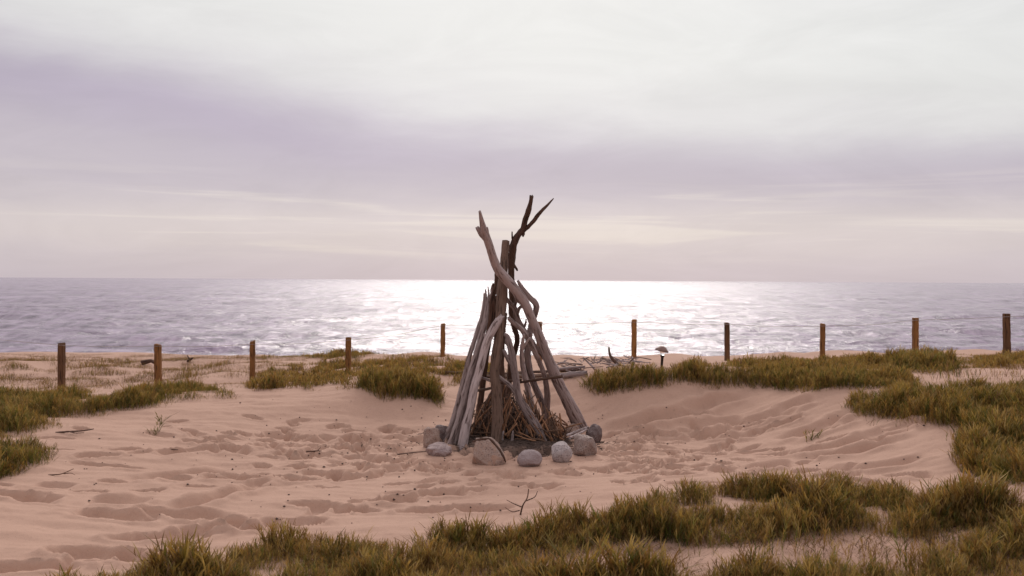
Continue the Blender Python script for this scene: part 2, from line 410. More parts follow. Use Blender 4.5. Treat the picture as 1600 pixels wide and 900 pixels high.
bp = t.node('ShaderNodeBump'); bp.inputs['Distance'].default_value = 0.5
t.set(bp.inputs['Height'], hb); t.set(bp.inputs['Strength'], t.maprange(chop, 0.0, 1.0, 0.45, 1.0))
t.out(t.principled(wcol, 0.22, bp.outputs[0], IOR=1.5))

def wood_mat(name, light, dark, crack, bump=0.5, rough=0.85):
    mt, t = material(name)
    gr = t.node('ShaderNodeAttribute', attribute_name='grain').outputs['Vector']
    gr = t.vmath('ADD', gr, t.comb(t.math('MULTIPLY', t.node('ShaderNodeObjectInfo').outputs['Random'], 37.0), 0.0, 0.0))
    n1 = t.noise(gr, 55, 5, 0.65, 0.5)
    n2 = t.noise(gr, 9, 4, 0.6, 0.3)
    n3 = t.noise(gr, 130, 3, 0.6)
    col = t.mix(t.maprange(n2, 0.3, 0.7), dark, light)
    col = t.mix(t.maprange(n1, 0.52, 0.63), col, crack)
    col = t.mix(t.math('MULTIPLY', t.maprange(n3, 0.5, 0.75), 0.35), col, dark)
    n5 = t.noise(gr, 26, 2, 0.5, 0.2)
    knot = t.maprange(n5, 0.70, 0.76)
    col = t.mix(t.math('MULTIPLY', knot, 0.8), col, crack)
    hb = t.math('ADD', t.math('MULTIPLY', n1, -1.3), t.math('ADD', t.math('MULTIPLY', n2, 0.8), t.math('MULTIPLY', n3, -0.3)))
    t.out(t.principled(col, rough, t.bump(hb, bump * 1.5, 0.025), Specular_IOR_Level=0.25))
    return mt
drift = wood_mat('grey_driftwood', (0.44, 0.35, 0.34), (0.22, 0.163, 0.157), (0.07, 0.046, 0.042))
driftp = wood_mat('pale_driftwood', (0.52, 0.425, 0.42), (0.32, 0.245, 0.24), (0.11, 0.072, 0.066), 0.4)
driftd = wood_mat('dark_driftwood', (0.15, 0.085, 0.062), (0.085, 0.048, 0.036), (0.03, 0.018, 0.014), 0.6)
driftb = wood_mat('brown_driftwood', (0.235, 0.150, 0.115), (0.125, 0.078, 0.060), (0.05, 0.03, 0.022), 0.6)
kindm = wood_mat('kindling_wood', (0.44, 0.23, 0.13), (0.26, 0.125, 0.07), (0.07, 0.035, 0.02), 0.4)
kindd = wood_mat('dark_kindling_wood', (0.20, 0.115, 0.075), (0.11, 0.06, 0.04), (0.04, 0.022, 0.015), 0.4)
postm = wood_mat('post_wood', (0.36, 0.165, 0.055), (0.20, 0.085, 0.030), (0.08, 0.035, 0.015), 0.6)
postd = wood_mat('dark_vignetted_post_wood', (0.20, 0.095, 0.045), (0.11, 0.052, 0.028), (0.04, 0.02, 0.012), 0.6)  # darker copy of the post wood; lens vignette painted into the end posts

def stone_mat(name, a, b, spk, spot=0.5, vein=None):
    mt, t = material(name)
    oc = t.node('ShaderNodeTexCoord').outputs['Object']
    n1 = t.noise(oc, 9, 5, 0.6, 0.4); n2 = t.noise(oc, 75, 3, 0.65); n3 = t.noise(oc, 160, 2, 0.6)
    col = t.mix(t.maprange(n1, 0.35, 0.65), a, b)
    col = t.mix(t.math('MULTIPLY', t.maprange(n2, 0.54, 0.64), spot), col, spk)
    col = t.mix(t.math('MULTIPLY', t.maprange(n3, 0.58, 0.68), 0.5), col, (0.6, 0.55, 0.52))
    if vein:
        n4 = t.noise(oc, 4.5, 3, 0.5, 1.2)
        col = t.mix(t.maprange(n4, 0.52, 0.60), col, vein)
    hb = t.math('ADD', n2, t.math('MULTIPLY', n1, 2.0))
    t.out(t.principled(col, 0.85, t.bump(hb, 0.6, 0.012), Specular_IOR_Level=0.3))
    return mt
st_pink = stone_mat('pink_granite', (0.30, 0.20, 0.165), (0.36, 0.25, 0.21), (0.13, 0.085, 0.075), 0.8)
st_tan = stone_mat('tan_granite', (0.39, 0.275, 0.23), (0.33, 0.23, 0.195), (0.12, 0.08, 0.07), 0.8, (0.40, 0.25, 0.19))
st_mott = stone_mat('mottled_stone', (0.40, 0.30, 0.285), (0.26, 0.185, 0.185), (0.17, 0.115, 0.115), 0.85)
st_purp = stone_mat('purple_grey_stone', (0.34, 0.265, 0.265), (0.29, 0.222, 0.225), (0.18, 0.13, 0.135), 0.4)
st_white = stone_mat('white_granite', (0.46, 0.39, 0.385), (0.36, 0.30, 0.30), (0.13, 0.10, 0.10), 0.85)
st_spk = stone_mat('speckled_granite', (0.34, 0.255, 0.23), (0.28, 0.21, 0.19), (0.09, 0.065, 0.055), 0.9)
st_dark = stone_mat('dark_stone', (0.17, 0.12, 0.115), (0.13, 0.09, 0.088), (0.08, 0.055, 0.05), 0.5)

def leaf_mat(name):
    mt, t = material(name)
    at = t.node('ShaderNodeAttribute', attribute_name='tint').outputs['Color']
    df = t.node('ShaderNodeBsdfDiffuse'); t.l.new(at, df.inputs['Color'])
    tr = t.node('ShaderNodeBsdfTranslucent'); t.l.new(t.mix(1.0, at, (1.0, 0.92, 0.6), 'MULTIPLY'), tr.inputs['Color'])
    gl = t.node('ShaderNodeBsdfGlossy'); gl.inputs['Roughness'].default_value = 0.45; gl.inputs['Color'].default_value = (.6, .6, .5, 1)
    m1 = t.node('ShaderNodeMixShader'); m1.inputs[0].default_value = 0.42
    t.l.new(df.outputs[0], m1.inputs[1]); t.l.new(tr.outputs[0], m1.inputs[2])
    m2 = t.node('ShaderNodeMixShader'); m2.inputs[0].default_value = 0.035
    t.l.new(m1.outputs[0], m2.inputs[1]); t.l.new(gl.outputs[0], m2.inputs[2])
    t.out(m2.outputs[0]); return mt
leafm = leaf_mat('grass_blades')
def flat_mat(name, c, rough=0.7, **kw):
    mt, t = material(name)
    n = t.noise(t.node('ShaderNodeTexCoord').outputs['Object'], 40, 4, 0.6)
    t.out(t.principled(t.mix(n, tuple(v * 0.75 for v in c), tuple(min(1, v * 1.25) for v in c)), rough, **kw)); return mt
litterm = flat_mat('dark_litter', (0.075, 0.046, 0.036), 0.9)
wirem = flat_mat('galvanised_wire', (0.33, 0.27, 0.25), 0.5, Metallic=0.4)
lampm = flat_mat('dark_lamp_metal', (0.035, 0.022, 0.02), 0.5, Metallic=0.3)
capm = flat_mat('brown_lamp_cap', (0.20, 0.11, 0.09), 0.55)
glassm, t = material('lamp_glass')
t.out(t.principled((0.95, 0.95, 0.95), 0.12, Transmission_Weight=1.0, IOR=1.2))

# ------------------------------------------------------------------ setting
o = link('sand', grid_mesh('sand', GX, GY, GZ), sand)
tag(o, 'pale pink trampled beach sand with footprints and low dunes', 'sand', kind='structure')

SEA = -2.7
naz = 820; azs = np.concatenate([np.radians(np.linspace(-180, -42, 60)[:-1]), np.radians(np.linspace(-42, 42, naz)), np.radians(np.linspace(42, 180, 60)[1:])])
rs = np.concatenate([[24], 30 * (20000 / 30) ** (np.linspace(0, 1, 950) ** 1.2)])
RR, AA = np.meshgrid(rs, azs, indexing='ij')
SX, SY = RR * np.sin(AA), RR * np.cos(AA)
SZ = np.zeros_like(SX)
dr = np.gradient(rs)[:, None]
for k in range(46):
    lam = 1.3 * 1.085 ** k
    th = random.gauss(0.12, 0.42)
    kx, ky = math.sin(th) * 2 * math.pi / lam, -math.cos(th) * 2 * math.pi / lam
    amp = (0.0125 * lam ** 0.8 if lam < 5 else 0.026 * lam ** 0.34)
    att = np.clip(1.6 - dr / lam * 4, 0, 1)
    if att.max() <= 0: continue
    ph = kx * SX + ky * SY + random.uniform(0, 6.28)
    envp = 0.6 + 0.9 * pnoise(SX / (lam * 5) + k * 3.7, SY / (lam * 4) - k)
    s_ = np.sin(ph)
    SZ += att * amp * envp * (s_ + 0.35 * np.sin(2 * ph + 1.57))
SZ[:, :59] *= 0; SZ[:, -59:] *= 0
keep = SY > -400
sea_me = grid_mesh('sea', SX, SY, SZ + SEA)
bm = bmesh.new(); bm.from_mesh(sea_me)
bmesh.ops.delete(bm, geom=[v for v in bm.verts if v.co.y < 22], context='VERTS')
bm.to_mesh(sea_me); bm.free()
o = link('sea', sea_me, water)
tag(o, 'glittering grey sea with small wind waves out to the horizon', 'sea', kind='structure')

# ------------------------------------------------------------------ tubes
def catmull(P, n):
    P = np.asarray(P, float)
    if len(P) == 2: return P[0] + (P[1] - P[0]) * np.linspace(0, 1, n)[:, None]
    E = np.vstack([2 * P[0] - P[1], P, 2 * P[-1] - P[-2]])
    tt = np.linspace(0, len(P) - 1, n); k = np.minimum(tt.astype(int), len(P) - 2); f = (tt - k)[:, None]
    a, b, c, dd = E[k], E[k + 1], E[k + 2], E[k + 3]
    return 0.5 * (2 * b + (c - a) * f + (2 * a - 5 * b + 4 * c - dd) * f ** 2 + (3 * b - a - 3 * c + dd) * f ** 3)
class Tubes:
    def __init__(s): s.V = []; s.F = []; s.G = []; s.n = 0
    def tube(s, P, rad, sides=14, rough=0.10, seed=0, jag=0.5, flat=0.0, step=None, knots=0):
        P = np.asarray(P, float); rad = np.asarray(rad, float)
        L = np.linalg.norm(np.diff(P, axis=0), axis=1).sum()
        step = step or max(rad.mean() * 0.7, 0.004)
        n = int(np.clip(L / step, 5, 260))
        Q = catmull(P, n); rr = np.interp(np.linspace(0, len(P) - 1, n), np.arange(len(P)), rad)
        T = np.gradient(Q, axis=0); T /= np.linalg.norm(T, axis=1)[:, None]
        sv = np.concatenate([[0], np.cumsum(np.linalg.norm(np.diff(Q, axis=0), axis=1))])
        ref = np.array((0, 1.0, 0)) if abs(T[0][1]) < 0.9 else np.array((1.0, 0, 0))
        u = np.cross(T[0], ref); u /= np.linalg.norm(u)
        U = []
        for i in range(n):
            u = u - T[i] * (u @ T[i]); u /= np.linalg.norm(u); U.append(u)
        U = np.array(U); W = np.cross(T, U)
        th = np.linspace(0, 2 * np.pi, sides, endpoint=False)
        ct, sn = np.cos(th), np.sin(th)
        rm = rad.mean()
        nz = fbm(ct[None] * 1.3 + seed * 7.7 + sn[None] * 0.7, sv[:, None] / rm * 0.22 + sn[None] * 1.3 + seed * 3.1, 3)
        rid = pnoise(th[None] * 0 + np.abs(ct)[None] * 4 + sn[None] * 3 + seed, sv[:, None] / rm * 0.05)
        rg = rr[:, None] * (1 + rough * 1.6 * nz + rough * 0.9 * rid)
        rs_ = random.Random(seed)
        for _ in range(knots):
            ks = rs_.uniform(0.1, 0.95) * L; kt = rs_.uniform(0, 6.28)
            dth = (th - kt + np.pi) % (2 * np.pi) - np.pi
            rg *= 1 + 0.35 * np.exp(-((sv[:, None] - ks) / (rm * 0.9)) ** 2 - (dth[None] / 0.6) ** 2)
        ring = Q[:, None] + U[:, None] * (ct[None, :, None] * rg[..., None]) + W[:, None] * (sn[None, :, None] * rg[..., None] * (1 - flat))
        jj = np.array([rs_.uniform(-1, 1) for _ in range(sides)])
        ring[-1] += T[-1] * (jj * rr[-1] * jag)[:, None]
        jj = np.array([rs_.uniform(-1, 1) for _ in range(sides)])
        ring[0] += T[0] * (jj * rr[0] * jag)[:, None]
        g = np.stack([ct[None] * rr[:, None] + 0 * sv[:, None], sn[None] * rr[:, None] + 0 * sv[:, None], sv[:, None] * 0.10 + 0 * ct[None]], -1) + seed * 1.37
        b0 = s.n
        s.V.append(ring.reshape(-1, 3)); s.G.append(g.reshape(-1, 3))
        for i in range(n - 1):
            for j in range(sides):
                a = b0 + i * sides + j; b = b0 + i * sides + (j + 1) % sides
                s.F.append((a, b, b + sides, a + sides))
        s.n += n * sides
        for base_i, T_, q, r_, flip in ((0, -T[0], Q[0], rr[0], True), (n - 1, T[-1], Q[-1], rr[-1], False)):
            s.V.append((q + T_ * r_ * 0.12)[None]); s.G.append(np.array([[0, 0, sv[base_i] * 0.1]]) + seed * 1.37)
            c = s.n; s.n += 1
            for j in range(sides):
                a = b0 + base_i * sides + j; b = b0 + base_i * sides + (j + 1) % sides
                s.F.append((c, b, a) if flip else (c, a, b))
        return s
    def build(s, name, mat, parent=None, origin=None):
        V = np.vstack(s.V); G = np.vstack(s.G)
        org = np.zeros(3) if origin is None else np.asarray(origin, float)
        me = bpy.data.meshes.new(name)
        me.from_pydata((V - org).tolist(), [], s.F)
        me.polygons.foreach_set('use_smooth', [len(f) == 4 for f in s.F])
        set_attr(me, 'grain', 'FLOAT_VECTOR', G); me.update()
        o = link(name, me, mat, parent)
        o.location = org
        return o

# ------------------------------------------------------------------ driftwood tepee
TEPEE = 'driftwood logs leaned together as a tepee'
def log(label, pts, mat, ytop, forks=(), ybase=None, name='driftwood_log', sides=16, rough=0.10, knots=2, seed=1, bury=0.05, group=TEPEE, jag=0.45, flat=0.0):
    """pts: (px, py, width in px) from the base up; depth runs from the ground under the base to ytop."""
    gb = gpx(pts[0][0], pts[0][1]); yb = gb[1] if ybase is None else ybase
    y0, y1 = pts[0][1], pts[-1][1]
    def w3(px, py):
        f = (y0 - py) / (y0 - y1)
        return at_y(px, py, yb + (ytop - yb) * f)
    P = [w3(a, b) for a, b, _ in pts]
    rad = [wd * 0.5 * p[1] / F for p, (_, _, wd) in zip(P, pts)]
    dirn = P[0] - P[1]; dirn /= np.linalg.norm(dirn)
    P = [P[0] + dirn * bury] + P; rad = [rad[0]] + rad
    T = Tubes().tube(P, rad, sides, rough, seed, jag, flat, knots=knots)
    for k, fk in enumerate(forks):
        dy = fk[0][3] if len(fk[0]) > 3 else 0.0
        Q = []
        for q in fk:
            p = w3(q[0], q[1]); 
            if len(q) > 3: p = at_y(q[0], q[1], p[1] + q[3])
            Q.append(p)
        T.tube(Q, [q[2] * 0.5 * p[1] / F for q, p in zip(fk, Q)], max(8, sides - 6), rough, seed * 13 + k, 0.4)
    o = T.build(name, mat, None, P[1])
    return tag(o, label, 'driftwood', group)

log('longest driftwood log, crossing from right foot of the tepee to a split tip upper left',
    [(909,667,19),(890,632,18.5),(869.5,592,17.5),(851,546,15),(841.5,523,14.5),(829.5,495,14),(821.5,477,14.5),(809.5,458,15),(789,434,15),(775.5,416,14),(764,382,12.5),(757,362,12),(753,346,8),(749.5,330,4)],
    driftp, 9.15, forks=[[(762,377,10),(753,366,11),(745.5,355,6)],[(760,372,6),(761.5,362,5),(761.5,355,2)]], seed=3, rough=0.07, knots=4)
log('straight central driftwood post with a sawn flat top, upright in the middle of the tepee',
    [(775,692,15.6),(777,650,16.6),(776,612,16.6),(773,584,15.6),(776,556,15.6),(780,524,14.7),(783,480,16.6),(785.5,450,15.6),(788,404,12.0),(790.5,376,10.6)],
    driftb, 9.9, seed=5, rough=0.11, knots=5, jag=0.08)
log('dark crooked driftwood branch rising highest of all and forking into two prongs',
    [(790,668,9),(794,620,8),(798,575,8),(806,545,8),(808,528,8),(803,510,8.5),(799,486,9),(800,462,9),(799,440,9),(799,410,10),(802,386,11.5),(808,370,11),(817,357,8),(821,343,9.5),(826,328,8.5),(829,316,6),(830.5,306,6.5)],
    driftd, 9.72, forks=[[(812,365,8),(822,357,6.5),(833,346,6.5),(843,333,6),(854,322,4.5),(865,310,1.5)],[(802,384,3),(800.5,372,3),(800,362,2)],[(802,412,4),(807,420,3.5),(808.5,423,2)],[(816,368,6),(819,364,4)]], seed=8, rough=0.14, knots=6, name='driftwood_branch')
log('bent driftwood log with an elbow, behind the longest log on the right of the tepee',
    [(862,668,10.6),(848,632,10.6),(836,604,10.6),(827,578,10.6),(824,556,10.6),(825,538,9.7),(829,514,9.7),(835,494,8.8),(838,482,9.7),(836,473,9.7),(827,464,8.4),(816,450,7.0),(809,439,4.4)],
    drift, 10.0, seed=12, rough=0.10, knots=3)
log('short gnarled driftwood log with hooked tip and side stubs, front right of the tepee',
    [(848,690,12.5),(839,669,15.2),(827,650,15.2),(815,631,13.4),(808,613,12.5),(806,594,11.2),(803,576,10.7),(800,556,10.3),(796.5,538,8.5),(792.5,526,7.1),(787,522,5.3)],
    drift, 9.72, forks=[[(812,624,9),(804,611,9),(794,600,7),(785,593,6),(777,586,4.5)],[(801,572,8),(794,561,8.5),(786,547,5)],[(836,664,11),(826,670,9),(822,684,7)]], seed=15, rough=0.12, knots=4)
log('slim pale driftwood stick rising from the lower end of the gnarled log',
    [(845,682,11),(837,661,11),(829.5,626,9.5),(823,600,9),(817.5,575,8),(815,555,7),(816.5,536,6),(819,522,3)],
    driftp, 9.70, forks=[[(816,548,4),(822,536,4),(828,528,3)]], seed=18, rough=0.13, name='driftwood_stick', knots=3)
log('long wavy driftwood stick from beside the longest log to the central post',
    [(848,669,8),(853.5,647,9),(855,620,9.5),(852,592,8),(848,578,7),(841,562,7),(833,545,8),(825.5,530,8.5),(814,514,8),(802,504,7.5),(794.5,496.5,6)],
    drift, 9.72, forks=[[(825,531,5),(829,523,4.5),(830,519,3)]], seed=21, rough=0.13, name='driftwood_stick', knots=5)
log('twiggy driftwood branch with a curled tip, tucked behind the longest log on the right',
    [(901,670,10),(880,620,10),(863,576,9),(850,557,9),(838,544,8),(828,530,8),(816,512,8),(808,496,8),(804,482,8),(798,475,7.5),(794,470,6),(791.5,465,3)],
    drift, 9.85, forks=[[(807,492,6),(811,482,5.5),(817,477,4),(821,474,2.5)],[(804,482,5),(806,472,4),(805.5,466,2)],[(818,515,3.5),(821,506,3),(822,499,2)]], seed=25, rough=0.15, name='driftwood_branch', knots=4)
log('smooth pale driftwood log with a slanting cut tip, at the front left of the tepee',
    [(722,699,15.6),(725,682,15.2),(729,660,12.9),(735,638,12.9),(741,606,12.9),(748.5,581,12.9),(754.5,556,12.4),(760.5,534,12.4),(768,519,12.4),(777,504,12.0),(785,493.5,7.4)],
    driftp, 9.70, forks=[[(760,536,4),(758,528,3.5),(756.5,521,2)]], seed=28, rough=0.06, knots=4, sides=18)
log('outermost thin driftwood log on the left edge of the tepee',
    [(694,690,7.6),(702,674,9.3),(710.5,650,8.9),(718,621,8.5),(725,594,8.1),(732,562,7.6),(740,536,7.2),(748,511,6.8),(752.5,495,5.5),(756,474,4.2),(756.5,458,2.1)],
    drift, 9.92, forks=[[(748,516,4),(746.5,508,3.5)]], seed=31, rough=0.12)
log('cracked driftwood log with a ragged pronged top, second from the left side of the tepee',
    [(703,694,8.5),(711,671,8.9),(718,649,8.9),(727,614,8.9),(735,582,8.9),(744,552,8.9),(751.5,527,8.9),(757,505,8.5),(760,488,7.2),(761.5,474,5.5),(763,466,3.4)],
    drift, 9.80, forks=[[(760.5,476,4),(759.5,463,3),(758.5,452,1.5)],[(762,470,3.5),(763.5,459,2.6),(762.5,448,1.3)],[(763,470,3.5),(767,459,3),(769,448,1.5)]], seed=34, rough=0.15, knots=5)
log('driftwood log wedged between the ragged log and the smooth pale log on the left',
    [(714,690,8.9),(718,669,9.3),(724,646,8.9),(731.5,614,8.5),(740,580,8.5),(746,558,7.6),(752,540,6.8),(758,522,4.2)],
    drift, 9.83, seed=37, rough=0.12)
log('dark knotty driftwood branch behind the left logs, reaching up beside the central post',
    [(744,668,10),(751,625,10),(757,570,10),(763,530,10),(767.5,497,11),(769.5,475,12),(770.5,458,8.5),(775.5,444,8),(776.5,427,7),(774.5,414,4)],
    driftd, 9.98, forks=[[(769,466,6),(768.5,452,4.5),(770.5,443,2.5)],[(766,502,5),(769,498,4),(770,495,2.5)],[(770,478,8),(775,468,7),(779,460,5)]], seed=40, rough=0.15, name='driftwood_branch', knots=5)
log('short brown driftwood log leaning low behind the central post',
    [(748,668,11),(757,643,11),(767,622,11),(777,604,9)], driftb, 10.1, seed=44, rough=0.12)
log('dim driftwood stick standing far back in the middle of the tepee',
    [(778,672,8),(786,620,8),(784,575,8),(785,548,7),(787,520,6),(790,490,5)], driftb, 10.05, seed=47, rough=0.12, name='driftwood_stick')

def stick(label, a, b, w0, w1, mat, ya, yb, seed, name='driftwood_stick', group=None, sag=0.0, cat='stick', forks=0):
    pa, pb = at_y(*a, ya), at_y(*b, yb)
    mid_ = (pa + pb) / 2 + np.array((0, 0, -sag)) + np.array([random.uniform(-.01, .01) for _ in range(3)])
    T = Tubes().tube([pa, mid_, pb], np.array([w0, (w0 + w1) / 2, w1]) * 0.5 * pa[1] / F, 9, 0.13, seed)
    o = T.build(name, mat, None, pa)
    return tag(o, label, cat, group)
CROSS = 'cross sticks wedged between the tepee logs'
stick('pale thin cross stick sloping from the smooth front left log down to the central post', (748,588.5), (782,602), 4.5, 3.5, driftp, 9.75, 9.72, 51, group=CROSS)
stick('brown thin cross stick rising from the front left log to the central post', (746,610.5), (784,602), 4.5, 4, driftb, 9.78, 9.70, 52, group=CROSS)
stick('dark cross stick tied to the longest log at the right', (810,598), (878,588.5), 4, 5, driftd, 9.95, 9.72, 53, group=CROSS)
stick('dark knobbly cross stick behind the gnarled front right log', (780,599), (815,594), 4, 4, driftd, 9.98, 9.98, 54, group=CROSS)
tg = 'thin sticks lying at the foot of the longest log'
stick('upper of the pale thin sticks lying across the foot of the longest log', (886,680), (919,667.5), 3.5, 3.5, driftp, 9.75, 10.15, 55, group=tg)
stick('lower of the pale thin sticks lying across the foot of the longest log', (890,684), (917,671), 4, 3, driftp, 9.65, 10.1, 56, group=tg)
stick('small twig lying on the dark stone behind the speckled granite stone', (917,668), (933,668.5), 3, 2, driftb, 10.12, 10.2, 57, group=tg)

# poles lying on the bank behind the tepee
def lying(label, pts, mat, seed, name='driftwood_pole', group='weathered poles lying on the sand behind the tepee', lift=0.02):
    P = []
    for a, b, wd in pts:
        p = gpx(a, b); P.append(p)
    rad = [wd * .5 * p[1] / F for p, (_, _, wd) in zip(P, pts)]
    for p, r in zip(P, rad):
        p[2] = max(p[2], float(ground(p[0], p[1])) + r * 0.6 + lift)
    return tag(Tubes().tube(P, rad, 10, 0.14, seed, knots=4).build(name, mat, None, P[0]), label, 'driftwood', group)
lying('long dark pole lying behind the tepee, its left end in the grass', [(696,586,4.5),(760,588,5),(832,589,5)], driftd, 61)
lying('brown pole lying nearest behind the tepee legs', [(742,592,5),(800,593,6),(872,590,6)], driftb, 62)
lying('thin dark pole lying behind the tepee, its right end past the longest log', [(800,586,4),(860,584,4.5),(908,581,4)], driftd, 63)
lying('thick grey split log lying right of the tepee beside the green bank', [(868,594,8),(890,591,9),(917,588,8)], drift, 64)
lying('thin grey pole lying on top of the thick split log right of the tepee', [(862,587,4),(890,584,4.5),(914,582,3.5)], drift, 65, lift=0.06)

# ------------------------------------------------------------------ stones
def stone(label, px, py, w, h, dpt, mat, seed, cuts=(), rot=0.0, tilt=0.0, nz=0.10, sink=0.22, name='stone', boxy=2.0):
    p = gpx(px, py)
    k = p[1] / F
    a, c, b = w * k / 2, h * k / (2 - sink * 2) * 1.0, dpt / 2
    bm = bmesh.new(); bmesh.ops.create_icosphere(bm, subdivisions=5, radius=1.0)
    V = np.array([v.co[:] for v in bm.verts])
    q = (np.abs(V) ** boxy).sum(1) ** (1 / boxy)
    V = V / q[:, None]
    rs_ = random.Random(seed)
    planes = list(cuts) + [(rs_.gauss(0, 1), rs_.gauss(0, 1), rs_.gauss(0, 1), rs_.uniform(.78, .92)) for _ in range(7)]
    for x, y, z, dd in planes:
        n = np.array((x, y, z)); n = n / np.linalg.norm(n)
        e = V @ n - dd; e = np.where(e > 0, e, 0)
        V = V - n[None] * (e * 0.88)[:, None]
    V = V * (1 + nz * fbm(V[:, 0] * 1.6 + seed * 5 + V[:, 2] * .7, V[:, 1] * 1.6 + V[:, 2] * 1.3, 3)[:, None] + 0.018 * fbm(V[:, 0] * 7 + V[:, 2] * 4 + seed, V[:, 1] * 7 + V[:, 2] * 5, 3)[:, None])
    V = V * np.array((a, b, c)) / np.array((np.abs(V[:, 0]).max(), np.abs(V[:, 1]).max(), np.abs(V[:, 2]).max()))
    for v, q in zip(bm.verts, V): v.co = q
    for f in bm.faces: f.smooth = True
    me = bpy.data.meshes.new(name); bm.to_mesh(me); bm.free()
    o = link(name, me, mat)
    o.location = (p[0], p[1] + b * 0.7, float(ground(p[0], p[1] + b * .7)) + c * (1 - sink * 2))
    o.rotation_euler = (0, tilt, rot)
    return tag(o, label, 'stone', 'stones ringed round the foot of the driftwood tepee')
stone('blocky upright pinkish stone at the far left of the ring', 673, 700, 27, 32, .17, st_pink, 1, rot=.3, boxy=3.2)
stone('low mottled grey and purple stone in front of the blocky stone at the left', 686, 713, 45, 19, .22, st_mott, 2, tilt=.10, cuts=[(.3, -.4, .9, .6), (-.5, -.3, .8, .7)], sink=.25)
bigstone = stone('largest tan granite stone, wedge shaped with a bark strip over it', 761, 727, 54, 44, .28, st_tan, 3, cuts=[(.75, -.1, .62, .62), (-.9, 0, .15, .72), (0, -.8, .3, .7), (-.1, 0, 1, .82)], boxy=2.6, nz=.06)
stone('low oval purple grey stone in front of the gnarled log', 828, 730, 41, 25, .22, st_purp, 4, tilt=-.12, nz=.05, sink=.18)
stone('round whitish granite stone between the oval stone and the speckled stone', 878, 723, 36, 32, .22, st_white, 5, nz=.05, cuts=[(-.5, -.5, .6, .8), (.6, -.2, .7, .8)], sink=.15)
stone('squarish speckled granite stone in front of the foot of the longest log', 915, 713, 38, 34, .24, st_spk, 6, boxy=3.0, rot=.2, cuts=[(.2, 0, 1, .8)])
stone('dark rounded stone behind the speckled granite stone at the right', 929, 692, 26, 28, .22, st_dark, 7, tilt=.3)
stone('dark stone half hidden behind the left tepee logs', 690, 686, 28, 26, .2, st_dark, 8, tilt=-.3)
stone('small pinkish stone tucked behind the foot of the longest log', 894, 680, 24, 16, .16, st_pink, 9)

# bark strip over the big stone
bx, by_, bz = bigstone.location
dg = bpy.context.evaluated_depsgraph_get()
pts = []
for px, py in [(739,690),(748,686),(758,685),(767,687),(775,696),(782,705),(787,714),(790,722)]:
    dd = Vector(ray(px, py + 2)).normalized()
    im = bigstone.matrix_basis.inverted()
    hit, loc, nrm, _ = bigstone.ray_cast(im @ EYE, im.to_3x3() @ dd)
    if hit:
        wv = bigstone.matrix_basis @ loc
        pts.append(np.array(wv) + np.array((0, 0.0, 0.006)))
    else:
        pts.append(at_y(px, py, by_))
o = Tubes().tube(pts, [.006, .011, .012, .012, .013, .012, .010, .006], 8, .2, 71).build('bark_strip', driftd, None, pts[0])
tag(o, 'curled dark strip of bark lying over the largest tan stone', 'bark')

# ------------------------------------------------------------------ kindling heap
hc = gpx(803, 684); hx, hy = hc[0], hc[1] + 0.22
KG = 'thin sticks heaped as kindling under the tepee'
def kstick(p0, p1, r, mat, seed, label, group, name='kindling_stick', cat='stick'):
    p0 = np.array(p0); p1 = np.array(p1)
    bend = np.array([random.gauss(0, 1) for _ in range(3)]) * np.linalg.norm(p1 - p0) * 0.085
    q = [p0, p0 * .6 + p1 * .4 + bend, p1]
    o = Tubes().tube(q, [r, r * .9, r * .55], 6, .18, seed, .8, step=np.linalg.norm(p1 - p0) / 7).build(name, mat, None, p0)
    tag(o, label, cat, group)
for k in range(230):
    a = random.uniform(0, 2 * math.pi)
    if random.random() < .55: a = -math.pi / 2 + random.gauss(0, .9)
    rad = random.uniform(.20, .50); 
    x0, y0 = hx + rad * math.cos(a) * 1.05, hy + rad * math.sin(a) * .9
    z0 = float(ground(x0, y0)) + random.uniform(-.01, .04)
    lean = random.uniform(.25, 1.15)
    L = random.uniform(.24, .60)
    a2 = a + math.pi + random.gauss(0, 1.15)
    x1 = x0 + L * math.sin(lean) * math.cos(a2) * .8; y1 = y0 + L * math.sin(lean) * math.sin(a2) * .8
    z1 = z0 + L * math.cos(lean)
    z1 = min(z1, float(ground(hx, hy)) + .60 * max(.15, 1 - math.hypot(x1 - hx, y1 - hy) / .66))
    kstick((x0, y0, z0), (x1, y1, z1), random.uniform(.005, .012), random.choice([kindm, kindm, kindd, kindd, driftb]), k,
           'thin brown stick in the kindling heap under the driftwood tepee', KG)
RGp = 'loose sticks spilling from the right side of the kindling heap'
for k in range(46):
    px = random.uniform(848, 892); py = random.uniform(664, 692)
    p = gpx(px, py)
    a = random.gauss(2.75, .5); L = random.uniform(.14, .34); rise = random.uniform(.02, .55)
    p1 = p + np.array((L * math.cos(a), random.gauss(0, .1), L * rise * (1 if random.random() < .8 else .2) + .02))
    kstick(p + np.array((0, 0, .015)), p1, random.uniform(.006, .012), random.choice([kindm, kindm, kindd, driftb]), 300 + k,
           'orange brown stick spilling from the right side of the kindling heap', RGp)
kstick(gpx(875, 684) + np.array((0, 0, .0)), gpx(876, 684) + np.array((-.01, .05, .25)), .014, kindm, 400, 'stout upright stick standing out of the spilled kindling at the right', RGp)
for k, (px, py, dx, h) in enumerate([(785,689,.01,.09),(800,690,.01,.10),(709,692,.0,.09)]):
    p = gpx(px, py)
    kstick(p, p + np.array((dx, .02, h)), .015, driftp, 410 + k, ['pale chip of wood stuck upright left in front of the kindling heap', 'pale chip of wood stuck upright in front of the middle of the kindling heap', 'pale chip of wood standing at the foot of the left logs'][k], 'pale wood chips at the foot of the tepee', 'wood_chip', 'wood chip')

